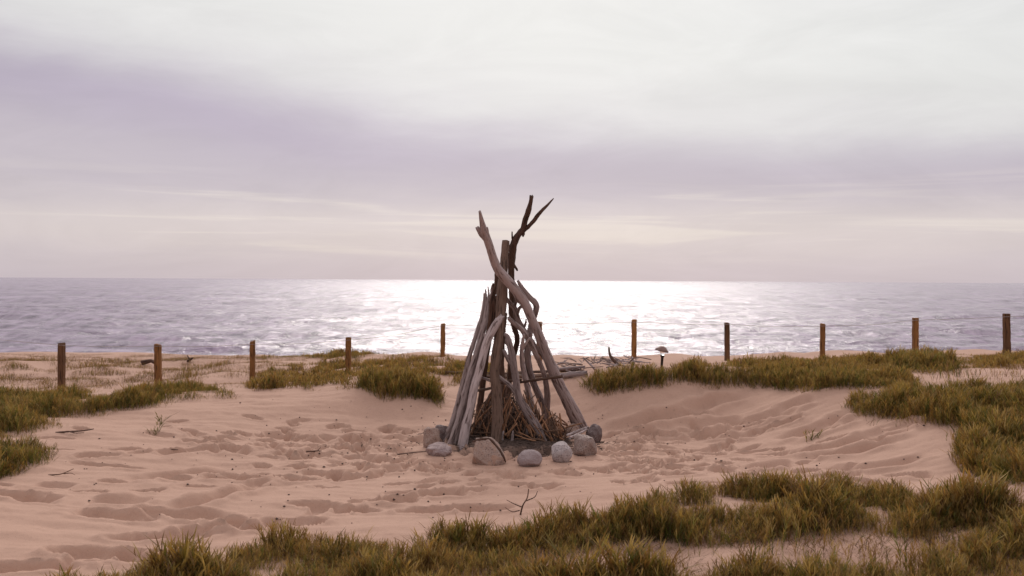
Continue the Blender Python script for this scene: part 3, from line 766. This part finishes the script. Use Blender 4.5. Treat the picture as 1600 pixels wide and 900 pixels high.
# dark inner mass of old bark and needles in the heap
V = []; Q = []
for k in range(2600):
    a = random.uniform(0, 6.283); r = .44 * math.sqrt(random.random())
    x, y = hx + r * math.cos(a), hy + r * math.sin(a) * .9
    z = float(ground(x, y)) + random.random() * .46 * (1 - r / .46)
    u = Vector((random.gauss(0, 1), random.gauss(0, 1), random.gauss(0, .8))).normalized(); v = u.orthogonal().normalized()
    L, Wd = random.uniform(.015, .05), random.uniform(.004, .010)
    c = Vector((x, y, z)); b = len(V)
    V += [c - u * L - v * Wd, c + u * L - v * Wd * .5, c + u * L * .9 + v * Wd, c - u * L + v * Wd]; Q.append((b, b + 1, b + 2, b + 3))
for k in range(7500):                                                   # trampled litter round the stones
    a = random.uniform(0, 6.283); r = abs(random.gauss(.40, .17)) if k < 7000 else random.uniform(.4, .9)
    x, y = (hx + r * math.cos(a) * 1.25, hy - .12 + r * math.sin(a) * .85) if k % 3 else (hx + random.gauss(0, .34), hy - .5 + random.gauss(0, .24))
    z = float(ground(x, y)) + .006
    an = random.uniform(0, 6.28); u = Vector((math.cos(an), math.sin(an), random.gauss(0, .25))).normalized(); v = u.orthogonal().normalized()
    L, Wd = random.uniform(.006, .036), random.uniform(.002, .005)
    c = Vector((x, y, z)); b = len(V)
    V += [c - u * L - v * Wd, c + u * L - v * Wd * .5, c + u * L * .9 + v * Wd, c - u * L + v * Wd]; Q.append((b, b + 1, b + 2, b + 3))
o = link('bark_litter', np_mesh('bark_litter', np.array(V), Q, smooth=False), litterm)
tag(o, 'dark bark and needle litter packed among the kindling sticks and stones', 'litter', kind='stuff')

# scattered bits on the open sand: little lumps
bits_v, bits_f = [], []
def lump(c, r, sd):
    rs_ = random.Random(sd); b = len(bits_v)
    for th_, ph_ in [(0, 1), (0, 0), (1.57, 0), (3.14, 0), (4.71, 0), (0, -1)]:
        k = r * rs_.uniform(.6, 1.3)
        bits_v.append((c[0] + (math.cos(th_) * k if ph_ == 0 else 0), c[1] + (math.sin(th_) * k if ph_ == 0 else 0), c[2] + ph_ * k * .7))
    for i in range(4):
        j = (i + 1) % 4
        bits_f.append((b, b + 1 + i, b + 1 + j)); bits_f.append((b + 5, b + 1 + j, b + 1 + i))
for k in range(330):
    if k < 190: px, py = random.gauss(720, 190), random.gauss(700, 48)
    else: px, py = random.uniform(100, 1450), random.uniform(630, 820)
    if py < 622 or py > 830: continue
    p = gpx(px, py)
    if p[1] > 12: continue
    lump(p + np.array((0, 0, .004)), random.choice([.004, .005, .006, .007, .009, .012]), k)
o = link('pebbles', np_mesh('pebbles', np.array(bits_v), None, bits_f), litterm)
tag(o, 'tiny dark pebbles and bark crumbs scattered over the open sand', 'pebbles', kind='stuff')

def twig(label, px, py, pts, r, mat, seed, name='twig', group=None, cat='twig', forks=()):
    p = gpx(px, py)
    T = Tubes().tube([p + np.array(q) for q in pts], np.linspace(r, r * .5, len(pts)), 6, .15, seed)
    for k, f in enumerate(forks): T.tube([p + np.array(q) for q in f], np.linspace(r * .7, r * .3, len(f)), 5, .15, seed + k)
    return tag(T.build(name, mat, None, p), label, cat, group)
twig('branched dry reddish twig standing at the edge of the foreground grass', 812, 805, [(-.0, 0, -.02), (.02, 0, .06), (.05, .02, .11), (.06, .02, .17)], .006, kindd, 81,
     forks=[[(.02, 0, .05), (-.04, .02, .07), (-.09, 0, .10)], [(.04, .01, .09), (.1, .0, .12), (.12, 0, .16)], [(.0, 0, .03), (-.05, 0, .02), (-.1, 0, .05)]])
twig('dark forked twig lying on sand beside the left grass bank', 108, 678, [(-.12, 0, .01), (0, 0, .02), (.1, .05, .02), (.18, .1, .03)], .009, driftd, 82, forks=[[(0, 0, .02), (.08, -.05, .015), (.16, -.06, .02)]])
twig('thin dry twig lying on the sand left of the open hollow', 100, 745, [(-.12, 0, .01), (-.02, .0, .02), (.05, .05, .05)], .005, kindd, 83, forks=[[(0, 0, .02), (.06, -.02, .03), (.1, -.04, .02)]])
twig('thin stick lying flat in the middle of the left sand', 267, 708, [(-.06, 0, .012), (0, .01, .014), (.06, 0, .012)], .007, driftb, 84)
twig('small broken stick lying on trampled sand left of the tepee', 492, 708, [(-.08, 0, .012), (0, .01, .016), (.06, 0, .02)], .007, driftd, 85, forks=[[(.02, 0, .016), (.05, .02, .05)]])
twig('thin bent stick lying on sand beside the blocky stone', 640, 712, [(-.15, -.05, .012), (0, .01, .022), (.16, .06, .03)], .007, driftb, 86)
twig('dark chunk of driftwood lying on the far left sand', 231, 571, [(-.12, 0, .05), (0, 0, .08), (.06, 0, .09), (.12, 0, .05)], .050, driftd, 87, name='driftwood_chunk', cat='driftwood')
twig('small dark stub of driftwood on the far sand left of the third post', 297, 567, [(-.06, 0, .03), (0, 0, .06), (.05, 0, .10)], .028, driftd, 88, name='driftwood_chunk', cat='driftwood', forks=[[(0, 0, .05), (-.06, 0, .14)]])

# strewn driftwood heap right of the tepee
SG = 'small grey driftwood sticks strewn behind the right bank'
for k in range(70):
    px = random.uniform(872, 1002); py = random.uniform(567, 584) - (px - 870) * 0.05
    p = gpx(px, py)
    a = random.uniform(0, 3.14); L = random.uniform(.10, .32); ri = abs(random.gauss(.03, .05))
    v = np.array((L * math.cos(a), L * math.sin(a) * .8, ri))
    kstick(p - v * .5 + np.array((0, 0, .03 + ri * .5)), p + v * .5 + np.array((0, 0, .03)), random.uniform(.005, .010), random.choice([drift, drift, driftp, driftb]), 500 + k,
           'small grey driftwood stick strewn on the sand behind the right bank', SG, 'driftwood_stick')
p = gpx(968, 572)
kstick(p, p + np.array((-.12, .1, .22)), .020, driftd, 600, 'dark pointed stick jutting up from the strewn driftwood near the right bank', SG, 'driftwood_stick')
p = gpx(930, 578)
kstick(p, p + np.array((-.14, .1, .14)), .014, driftp, 601, 'pale pointed stick jutting up from the strewn driftwood close to the tepee', SG, 'driftwood_stick')

# ------------------------------------------------------------------ fence
POSTS = [(96,536,9,'vignette-darkened leftmost fence post, standing on bare sand at the left edge'),
         (247,538,9,'brown fence post rising behind a green grass strip, second from the left'),
         (394.5,533,7.5,'orange brown fence post beside a small green tussock, third from the left'),
         (544.5,527,8,'orange brown fence post among scattered tussocks, fourth from the left'),
         (692,505,7,'uneven edged orange fence post just left of the tepee'),
         (843,503,7.5,'fence post mostly hidden behind the tepee'),
         (991,499,8,'tall orange brown fence post left of the garden lamp'),
         (1136.5,504,7,'slim dark brown fence post, first to the right of the garden lamp'),
         (1285.5,506,7,'orange brown fence post on the green bank, third from the right'),
         (1431,497,8,'orange brown fence post behind a rounded green tussock, second from the right'),
         (1574,490,9,'vignette-darkened fence post, rightmost of the row')]
PG = 'wooden fence posts in a row along the dune'
tops = []
for k, (px, py, wd, lab) in enumerate(POSTS):
    top = at_y(px, py, TY); wdt = wd * TY / F
    g_ = float(ground(top[0], TY))
    h = top[2] - g_ + .25
    bm = bmesh.new(); bmesh.ops.create_cube(bm, size=1)
    bmesh.ops.scale(bm, vec=(wdt, wdt, h), verts=bm.verts)
    bmesh.ops.bevel(bm, geom=[e for e in bm.edges], offset=wdt * .10, segments=2, affect='EDGES')
    for it in range(4):
        es = [e for e in bm.edges if abs(e.verts[0].co.z - e.verts[1].co.z) > h * .1 ]
        bmesh.ops.subdivide_edges(bm, edges=es, cuts=1)
    rs_ = random.Random(k)
    am = .10 if k == 4 else .035
    V = np.array([v.co[:] for v in bm.verts])
    sx = 1 + am * 2 * fbm(V[:, 2] * 9 + k * 5, V[:, 1] * 8 + k, 2); dx = am * wdt * fbm(V[:, 2] * 6 + k * 9, V[:, 2] * 0 + k, 2)
    grain = V.copy(); grain[:, 2] *= .1
    V[:, 0] = V[:, 0] * sx + dx; V[:, 1] *= sx
    V[:, 2] += np.where(V[:, 2] > h * .45, .012 * fbm(V[:, 0] * 20 + k * 3, V[:, 1] * 20, 2) + V[:, 0] * rs_.uniform(-.15, .15), 0)
    for v, q in zip(bm.verts, V): v.co = q
    me = bpy.data.meshes.new('fence_post'); bm.to_mesh(me); bm.free()
    set_attr(me, 'grain', 'FLOAT_VECTOR', grain + k)
    o = link('fence_post', me, postd if k in (0, 7, 10) else postm)
    o.location = (top[0], TY, g_ - .25 + h / 2)
    o.rotation_euler = (R(rs_.gauss(0, .7)), R([0,-.3,.2,-.3,.3,0,0,-1.0,.2,-.5,-1.2][k]), R(rs_.gauss(0, 8)))
    tag(o, lab, 'fence post', PG); tops.append(top)
wy = [(-60,527),(0,531),(96,539.5),(170,541.5),(247,541),(320,541.5),(394.5,538),(470,537),(544.5,531.5),(620,523),(692,509),(768,508),(843,506),(915,505.5),(991,503.5),(1065,506.5),(1136.5,507),(1210,510.5),(1285.5,509.5),(1360,507.5),(1431,500.5),(1500,498.5),(1574,495),(1680,493)]
P = [at_y(a, b, TY - .055) for a, b in wy]
o = Tubes().tube(P, [.0035] * len(P), 5, .05, 90, step=.07).build('fence_wire', wirem, None, P[0])
tag(o, 'thin wire strung along the tops of the row of fence posts', 'wire')

# ------------------------------------------------------------------ garden lamp
lb = gpx(1033.5, 577); LY = lb[1]
ltop = at_y(1036.5, 542, LY)
k_ = LY / F
root = bpy.data.objects.new('garden_lamp', None); C.objects.link(root); root.location = lb
tag(root, 'small solar garden lamp with a brown hat shaped cap, standing in the grass', 'lamp')
hh = ltop[2] - lb[2]
root.rotation_euler = (0, R(4), 0)
def lathe(name, prof, mat, parent, n=28, tilt=None):
    V, Fc = [], []
    for r, z in prof:
        for j in range(n): V.append((r * math.cos(6.28318 * j / n), r * math.sin(6.28318 * j / n), z))
    for i in range(len(prof) - 1):
        for j in range(n):
            a, b = i * n + j, i * n + (j + 1) % n
            Fc.append((a, b, b + n, a + n))
    Fc.append(tuple(range(n - 1, -1, -1))); Fc.append(tuple(range((len(prof) - 1) * n, len(prof) * n)))
    me = bpy.data.meshes.new(name); me.from_pydata(V, [], Fc); me.polygons.foreach_set('use_smooth', [len(f) == 4 for f in Fc]); me.update()
    o = link(name, me, mat, parent)
    if tilt: o.rotation_euler = tilt
    return o
zc = hh - 6.5 * k_
lathe('stake', [(.010, -.08), (.014, 0), (.016, hh - 17 * k_), (.022, hh - 15 * k_), (.026, hh - 13.6 * k_), (.026, hh - 13.0 * k_)], lampm, root)
lathe('glass', [(.022, hh - 13.0 * k_), (.028, hh - 11 * k_), (.036, zc)], glassm, root)
cap = lathe('cap', [(.036, zc), (.078, zc - .006), (.082, zc + .006), (.060, zc + .026), (.044, zc + .044), (.026, zc + .054), (.010, zc + .058)], capm, root)
cap.rotation_euler = (0, R(9), 0); cap.location = (-.045, 0, .004)

# ------------------------------------------------------------------ grass
def shoot_template(seed, leaves, spread, leaf_len, width, curl, stem=True):
    """one upright shoot: a thin stem with narrow leaves set up its length; unit height. Returns verts, quads, tris, t (0 base..1 tip), leaf id"""
    r = random.Random(seed); V = []; Fq = []; T = []
    sx, sy = r.gauss(0, .16), r.gauss(0, .16)
    def stemp(z): return Vector((sx * z * z, sy * z * z, z))
    def ribbon(pts, ws, side, ts):
        b = len(V)
        for p, w_ in zip(pts, ws):
            V.append(tuple(p - side * w_)); V.append(tuple(p + side * w_))
        for i in range(len(pts) - 1): Fq.append((b + 2 * i, b + 2 * i + 1, b + 2 * i + 3, b + 2 * i + 2))
        for q in ts: T.extend((q, q))
    if stem:
        a = r.uniform(0, 3.14); side = Vector((math.cos(a), math.sin(a), 0))
        zs = [0, .5, .95]; ribbon([stemp(z) for z in zs], [width * .6, width * .5, width * .3], side, [0, .3, .7])
    ph = r.uniform(0, 6.28)
    for k in range(leaves):
        z = .08 + .82 * (k / max(1, leaves - 1)) ** .85 * r.uniform(.9, 1.05)
        a = ph + k * 2.4 + r.gauss(0, .35)
        dr_ = Vector((math.cos(a), math.sin(a), 0)); side = Vector((-math.sin(a), math.cos(a), 0))
        L = leaf_len * r.uniform(.6, 1.25) * (1 - .25 * z)
        op = spread * r.uniform(.55, 1.3)
        p = stemp(z); pts = [p.copy()]; ang = op * .7
        for i in range(3):
            p = p + (dr_ * math.sin(ang) + Vector((0, 0, 1)) * math.cos(ang)) * (L / 3)
            pts.append(p.copy()); ang += curl * r.uniform(-.2, 1.2)
        ribbon(pts, [width * .7, width, width * .75, width * .08], side, [z * .6, z * .6 + .15, z * .6 + .3, z * .6 + .4])
    return np.array(V), np.array(Fq), np.clip(np.array(T), 0, 1)
NT_ = 12
LUSH = [shoot_template(100 + i, 12, .70, .46, .0150, .26) for i in range(NT_)]
SPARSE = [shoot_template(300 + i, 6, .55, .42, .018, .2) for i in range(NT_)]
FARL = [shoot_template(500 + i, 7, .8, .5, .032, .2) for i in range(NT_)]

def in_poly(px, py, poly):
    c = np.zeros(px.shape, bool); n = len(poly)
    for i in range(n):
        x0, y0 = poly[i]; x1, y1 = poly[(i + 1) % n]
        k = ((y0 > py) != (y1 > py)) & (px < (x1 - x0) * (py - y0) / (y1 - y0 + 1e-9) + x0)
        c ^= k
    return c
def poly_dist(px, py, poly):
    best = np.full(px.shape, 1e9); n = len(poly)
    for i in range(n):
        a = np.array(poly[i], float); b = np.array(poly[(i + 1) % n], float); ab = b - a
        q = np.clip(((px - a[0]) * ab[0] + (py - a[1]) * ab[1]) / (ab @ ab + 1e-9), 0, 1)
        best = np.minimum(best, np.hypot(px - a[0] - q * ab[0], (py - a[1] - q * ab[1]) * 2.0))
    return best

GREENS = np.array([(.108, .116, .022), (.140, .138, .028), (.070, .086, .017), (.180, .158, .036)])
STRAWS = np.array([(.42, .27, .085), (.48, .32, .12), (.37, .20, .06), (.29, .16, .06)])
BROWNS = np.array([(.14, .075, .035), (.18, .10, .05), (.10, .055, .03)])
def build_shoots(name, label, P, hgt, templ, straw, brown, lean=.18, cat='grass', edge=None):
    n = len(P)
    tid = rng.integers(0, len(templ), n); rot = rng.random(n) * 6.2832
    lx, ly = rng.normal(0, lean, n), rng.normal(0, lean, n)
    if edge is not None:
        lk = 1 + 3.2 * np.clip(1 - edge * 1.8, 0, 1); lx *= lk; ly *= lk; ly -= .25 * np.clip(1 - edge * 1.8, 0, 1)
    kind = rng.random(n)
    nzs = fbm(P[:, 0] * 1.3 + 40, P[:, 1] * 1.7, 3) * .40
    Vs, Qs, Cs = [], [], []; base = 0
    for k in range(len(templ)):
        I = np.where(tid == k)[0]
        if len(I) == 0: continue
        V, Q, T = templ[k]
        c, s = np.cos(rot[I])[:, None], np.sin(rot[I])[:, None]
        hx_ = hgt[I][:, None]
        X = (V[None, :, 0] * c - V[None, :, 1] * s) * hx_ + lx[I][:, None] * V[None, :, 2] ** 1.5 * hx_ + P[I, 0][:, None]
        Y = (V[None, :, 0] * s + V[None, :, 1] * c) * hx_ + ly[I][:, None] * V[None, :, 2] ** 1.5 * hx_ + P[I, 1][:, None]
        Z = V[None, :, 2] * hx_ + P[I, 2][:, None] - .01
        Vs.append(np.stack([X, Y, Z], -1).reshape(-1, 3))
        Qs.append((Q[None] + base + (np.arange(len(I)) * len(V))[:, None, None]).reshape(-1, 4)); base += len(I) * len(V)
        kk = kind[I] - nzs[I]
        gcol = GREENS[rng.integers(0, len(GREENS), len(I))] * rng.uniform(.5, 1.45, (len(I), 1))
        scol = STRAWS[rng.integers(0, len(STRAWS), len(I))] * rng.uniform(.75, 1.2, (len(I), 1))
        bcol = BROWNS[rng.integers(0, len(BROWNS), len(I))]
        body = np.where((kk < straw)[:, None], scol * .75 + gcol * .25, gcol)
        body = np.where((rng.random(len(I)) < brown)[:, None], bcol, body)
        tipw = np.clip((T[None, :] - .38) * 2.2, 0, 1) * np.clip(rng.uniform(0.0, 1.0, (len(I), 1)) * (.62 + straw) - nzs[I][:, None] * .5, 0, 1)
        col = body[:, None, :] * (1 - tipw[..., None]) + scol[:, None, :] * tipw[..., None]
        Cs.append(np.concatenate([col, np.ones(col.shape[:2] + (1,))], -1).reshape(-1, 4))
    V = np.vstack(Vs); Q = np.vstack(Qs)
    me = np_mesh(name, V, Q, smooth=True)
    set_attr(me, 'tint', 'FLOAT_COLOR', np.vstack(Cs))
    o = link(name, me, leafm)
    return tag(o, label, cat, kind='stuff')
def patch(label, poly, dens, h, templ, straw=.3, brown=.08, clump=0.0, cs=1.6, holes=(), edge=30.0, hn=.45, name='grass', lean=.18, seed=0, ymax=30):
    poly = [(float(a), float(b)) for a, b in poly]
    cor = np.array([ground_px0(a, min(b, 1100)) for a, b in poly])
    x0, y0 = cor[:, :2].min(0) - .3; x1, y1 = cor[:, :2].max(0) + .3
    n = int((x1 - x0) * (y1 - y0) * dens)
    X = rng.uniform(x0, x1, n); Y = rng.uniform(y0, y1, n); Z = ground(X, Y)
    px, py = project(np.stack([X, Y, Z], 1))
    wx, wy_ = 10 * fbm(X * 3.1 + seed, Y * 3.1, 3), 6 * fbm(X * 3.1 + 50, Y * 3.1 + seed, 3)
    qx, qy = px + wx * edge / 30, py + wy_ * edge / 30
    ins = in_poly(qx, qy, poly) & (Y < ymax)
    ed = np.clip(poly_dist(qx, qy, poly) / edge, 0, 1)
    cl = fbm(X * cs + seed * 3.3, Y * cs * 1.2 + seed, 3)
    keepp = .55 + .45 * ed
    if clump > 0: keepp = keepp * np.clip((cl + .62 - clump * 1.5) * 3.0, 0, 1)
    for hxp, hyp, rx, ry, f in holes:
        q = np.hypot((qx - hxp) / rx, (qy - hyp) / ry)
        keepp = keepp * (1 - f * np.clip((1.15 - q) * 4, 0, 1))
    ok = ins & (rng.random(n) < keepp)
    P3 = np.stack([X, Y, Z], 1)[ok]
    hv = h * np.clip(1 + hn * (.9 * fbm(X * 1.2 + 9 + seed, Y * 1.6, 2)[ok] + 1.0 * fbm(X * 3.6 + 5 + seed, Y * 4.6, 2)[ok]), .45, 1.5) * (.4 + .6 * ed[ok]) * rng.uniform(.6, 1.25, ok.sum())
    if clump > 0: hv *= np.clip(.65 + cl[ok] * .8, .4, 1.3)
    return build_shoots(name, label, P3, np.clip(hv, .03, .6), templ, straw, brown, lean, edge=ed[ok])

patch('long green and straw coloured beach grass across the foreground',
      [(60,930),(150,908),(280,886),(400,860),(470,848),(600,850),(680,846),(760,838),(860,832),(960,806),(1040,784),(1120,768),(1250,768),(1400,778),(1500,786),(1640,818),(1640,1090),(800,1090),(40,1090)],
      3500, .138, LUSH, .58, .17, clump=.08, cs=1.5, holes=[(648,868,42,20,1),(1040,880,150,30,.97),(1300,872,185,32,.95),(1150,892,110,18,.85),(950,915,120,20,.7)], edge=20, seed=1)
patch('dark green grass bank at the left edge of the sand hollow',
      [(-60,700),(0,690),(60,676),(120,660),(185,645),(250,636),(330,630),(372,622),(365,612),(300,606),(230,608),(180,620),(100,614),(0,618),(-60,616)],
      2200, .12, LUSH, .42, .10, clump=.02, cs=1.5, edge=16, seed=2)
patch('small tuft of dark grass low at the left edge', [(-40,758),(0,752),(45,738),(80,725),(95,708),(50,702),(-40,704)], 2400, .12, LUSH, .25, .15, edge=14, seed=3)
patch('sparse thin seedlings dotted over the far left sand', [(-40,618),(380,606),(470,580),(480,562),(-40,556)], 900, .07, SPARSE, .45, .6, clump=.15, cs=1.6, edge=20, seed=4)
patch('low band of dry brown weeds on the far left sand near its crest', [(-60,570),(420,568),(420,556),(230,554),(-60,553)], 1000, .045, SPARSE, .30, .8, clump=.06, cs=.9, edge=8, seed=15)
patch('dark flat mat of dead weed behind the left grass bank', [(-60,606),(120,602),(300,600),(360,596),(200,588),(-60,590)], 1500, .045, SPARSE, .2, .85, clump=.22, cs=1.0, edge=8, seed=16)
patch('yellowish tussocks scattered over the low dune left of the tepee',
      [(380,612),(470,614),(570,608),(690,606),(760,598),(780,572),(700,560),(560,562),(430,572),(385,594)], 1900, .078, FARL, .62, .2, clump=.32, cs=2.8, edge=10, seed=5)
patch('thick green tussock overhanging the sand left of the tepee',
      [(552,602),(575,616),(602,630),(640,626),(668,628),(692,640),(696,622),(664,602),(610,592)], 2400, .14, LUSH, .46, .06, edge=10, seed=6)
patch('long green grass bank along the right rim of the sand hollow',
      [(903,604),(930,620),(970,618),(1020,608),(1075,602),(1110,610),(1180,606),(1230,614),(1300,612),(1345,610),(1445,606),(1425,592),(1330,586),(1180,580),(1000,582),(930,584)],
      2400, .12, LUSH, .50, .07, clump=.0, cs=1.6, holes=[(1034,580,26,9,.9)], edge=14, seed=7)
patch('yellow green dune grass round the right fence posts and garden lamp',
      [(985,580),(1200,580),(1420,590),(1440,574),(1640,580),(1640,556),(1300,562),(1150,566),(1020,574)], 1700, .085, FARL, .62, .12, clump=.06, cs=1.3, holes=[(1034,577,24,8,.9)], edge=8, seed=8)
patch('broad green grass clump at the right edge of the hollow',
      [(1314,636),(1330,650),(1380,656),(1440,664),(1495,672),(1530,676),(1700,676),(1700,600),(1560,612),(1500,618),(1400,616),(1340,620)], 2400, .13, LUSH, .46, .07, clump=.0, edge=14, seed=9)
patch('tall grass clump low at the right edge of the picture',
      [(1488,692),(1482,717),(1508,746),(1560,756),(1700,772),(1700,660),(1560,660),(1508,666)], 2600, .15, LUSH, .46, .12, edge=14, seed=10)
patch('sparse beach grass along the crest above the sea', [(380,562),(560,562),(690,560),(720,557),(560,555),(400,558)], 1100, .09, FARL, .5, .2, clump=.05, cs=.8, edge=5, seed=11)
patch('thin runners of dry weed on the right sand slope', [(1330,660),(1500,700),(1500,680),(1440,662),(1350,648)], 60, .11, SPARSE, .45, .6, edge=10, seed=12)
patch('yellowish grass low behind the lying poles and strewn driftwood', [(700,604),(760,604),(850,600),(915,594),(935,584),(860,580),(700,580)], 700, .09, FARL, .66, .2, clump=.2, cs=1.3, edge=10, seed=13)
patch('rounded green tussock beneath the second fence post from the right', [(1375,582),(1490,584),(1500,572),(1440,562),(1385,568)], 2200, .15, LUSH, .42, .06, edge=12, seed=17)
patch('flattened dead stems littering the bare sand between the foreground grass', [(560,880),(700,850),(960,850),(1500,830),(1600,860),(1600,1000),(560,1000)], 800, .06, SPARSE, .15, .85, clump=.05, edge=20, seed=18, lean=1.4)
patch('thin dry weeds on the pale sand gap at the right', [(1440,604),(1640,608),(1640,582),(1480,580),(1430,586)], 110, .11, SPARSE, .4, .5, clump=.1, edge=10, seed=14)

def sprout(label, px, py, h, n, seed):
    p = gpx(px, py); r = np.random.default_rng(seed)
    P3 = np.stack([p[0] + r.normal(0, .018, n), p[1] + r.normal(0, .014, n), np.full(n, p[2])], 1); P3[:, 2] = ground(P3[:, 0], P3[:, 1])
    o = build_shoots('sprout', label, P3, np.full(n, h) * r.uniform(.6, 1.2, n), FARL, .0, .0, .5, 'plant')
    del o['kind']; o['group'] = 'small green sprouts alone on the sand'
    return o
sprout('bright green sprout on the left sand, upper of the pair', 250, 663, .09, 9, 1)
sprout('bright green sprout on the left sand, lower of the pair', 243, 679, .08, 9, 2)
sprout('small green tuft growing alone on the right sand slope', 1268, 688, .10, 10, 3)
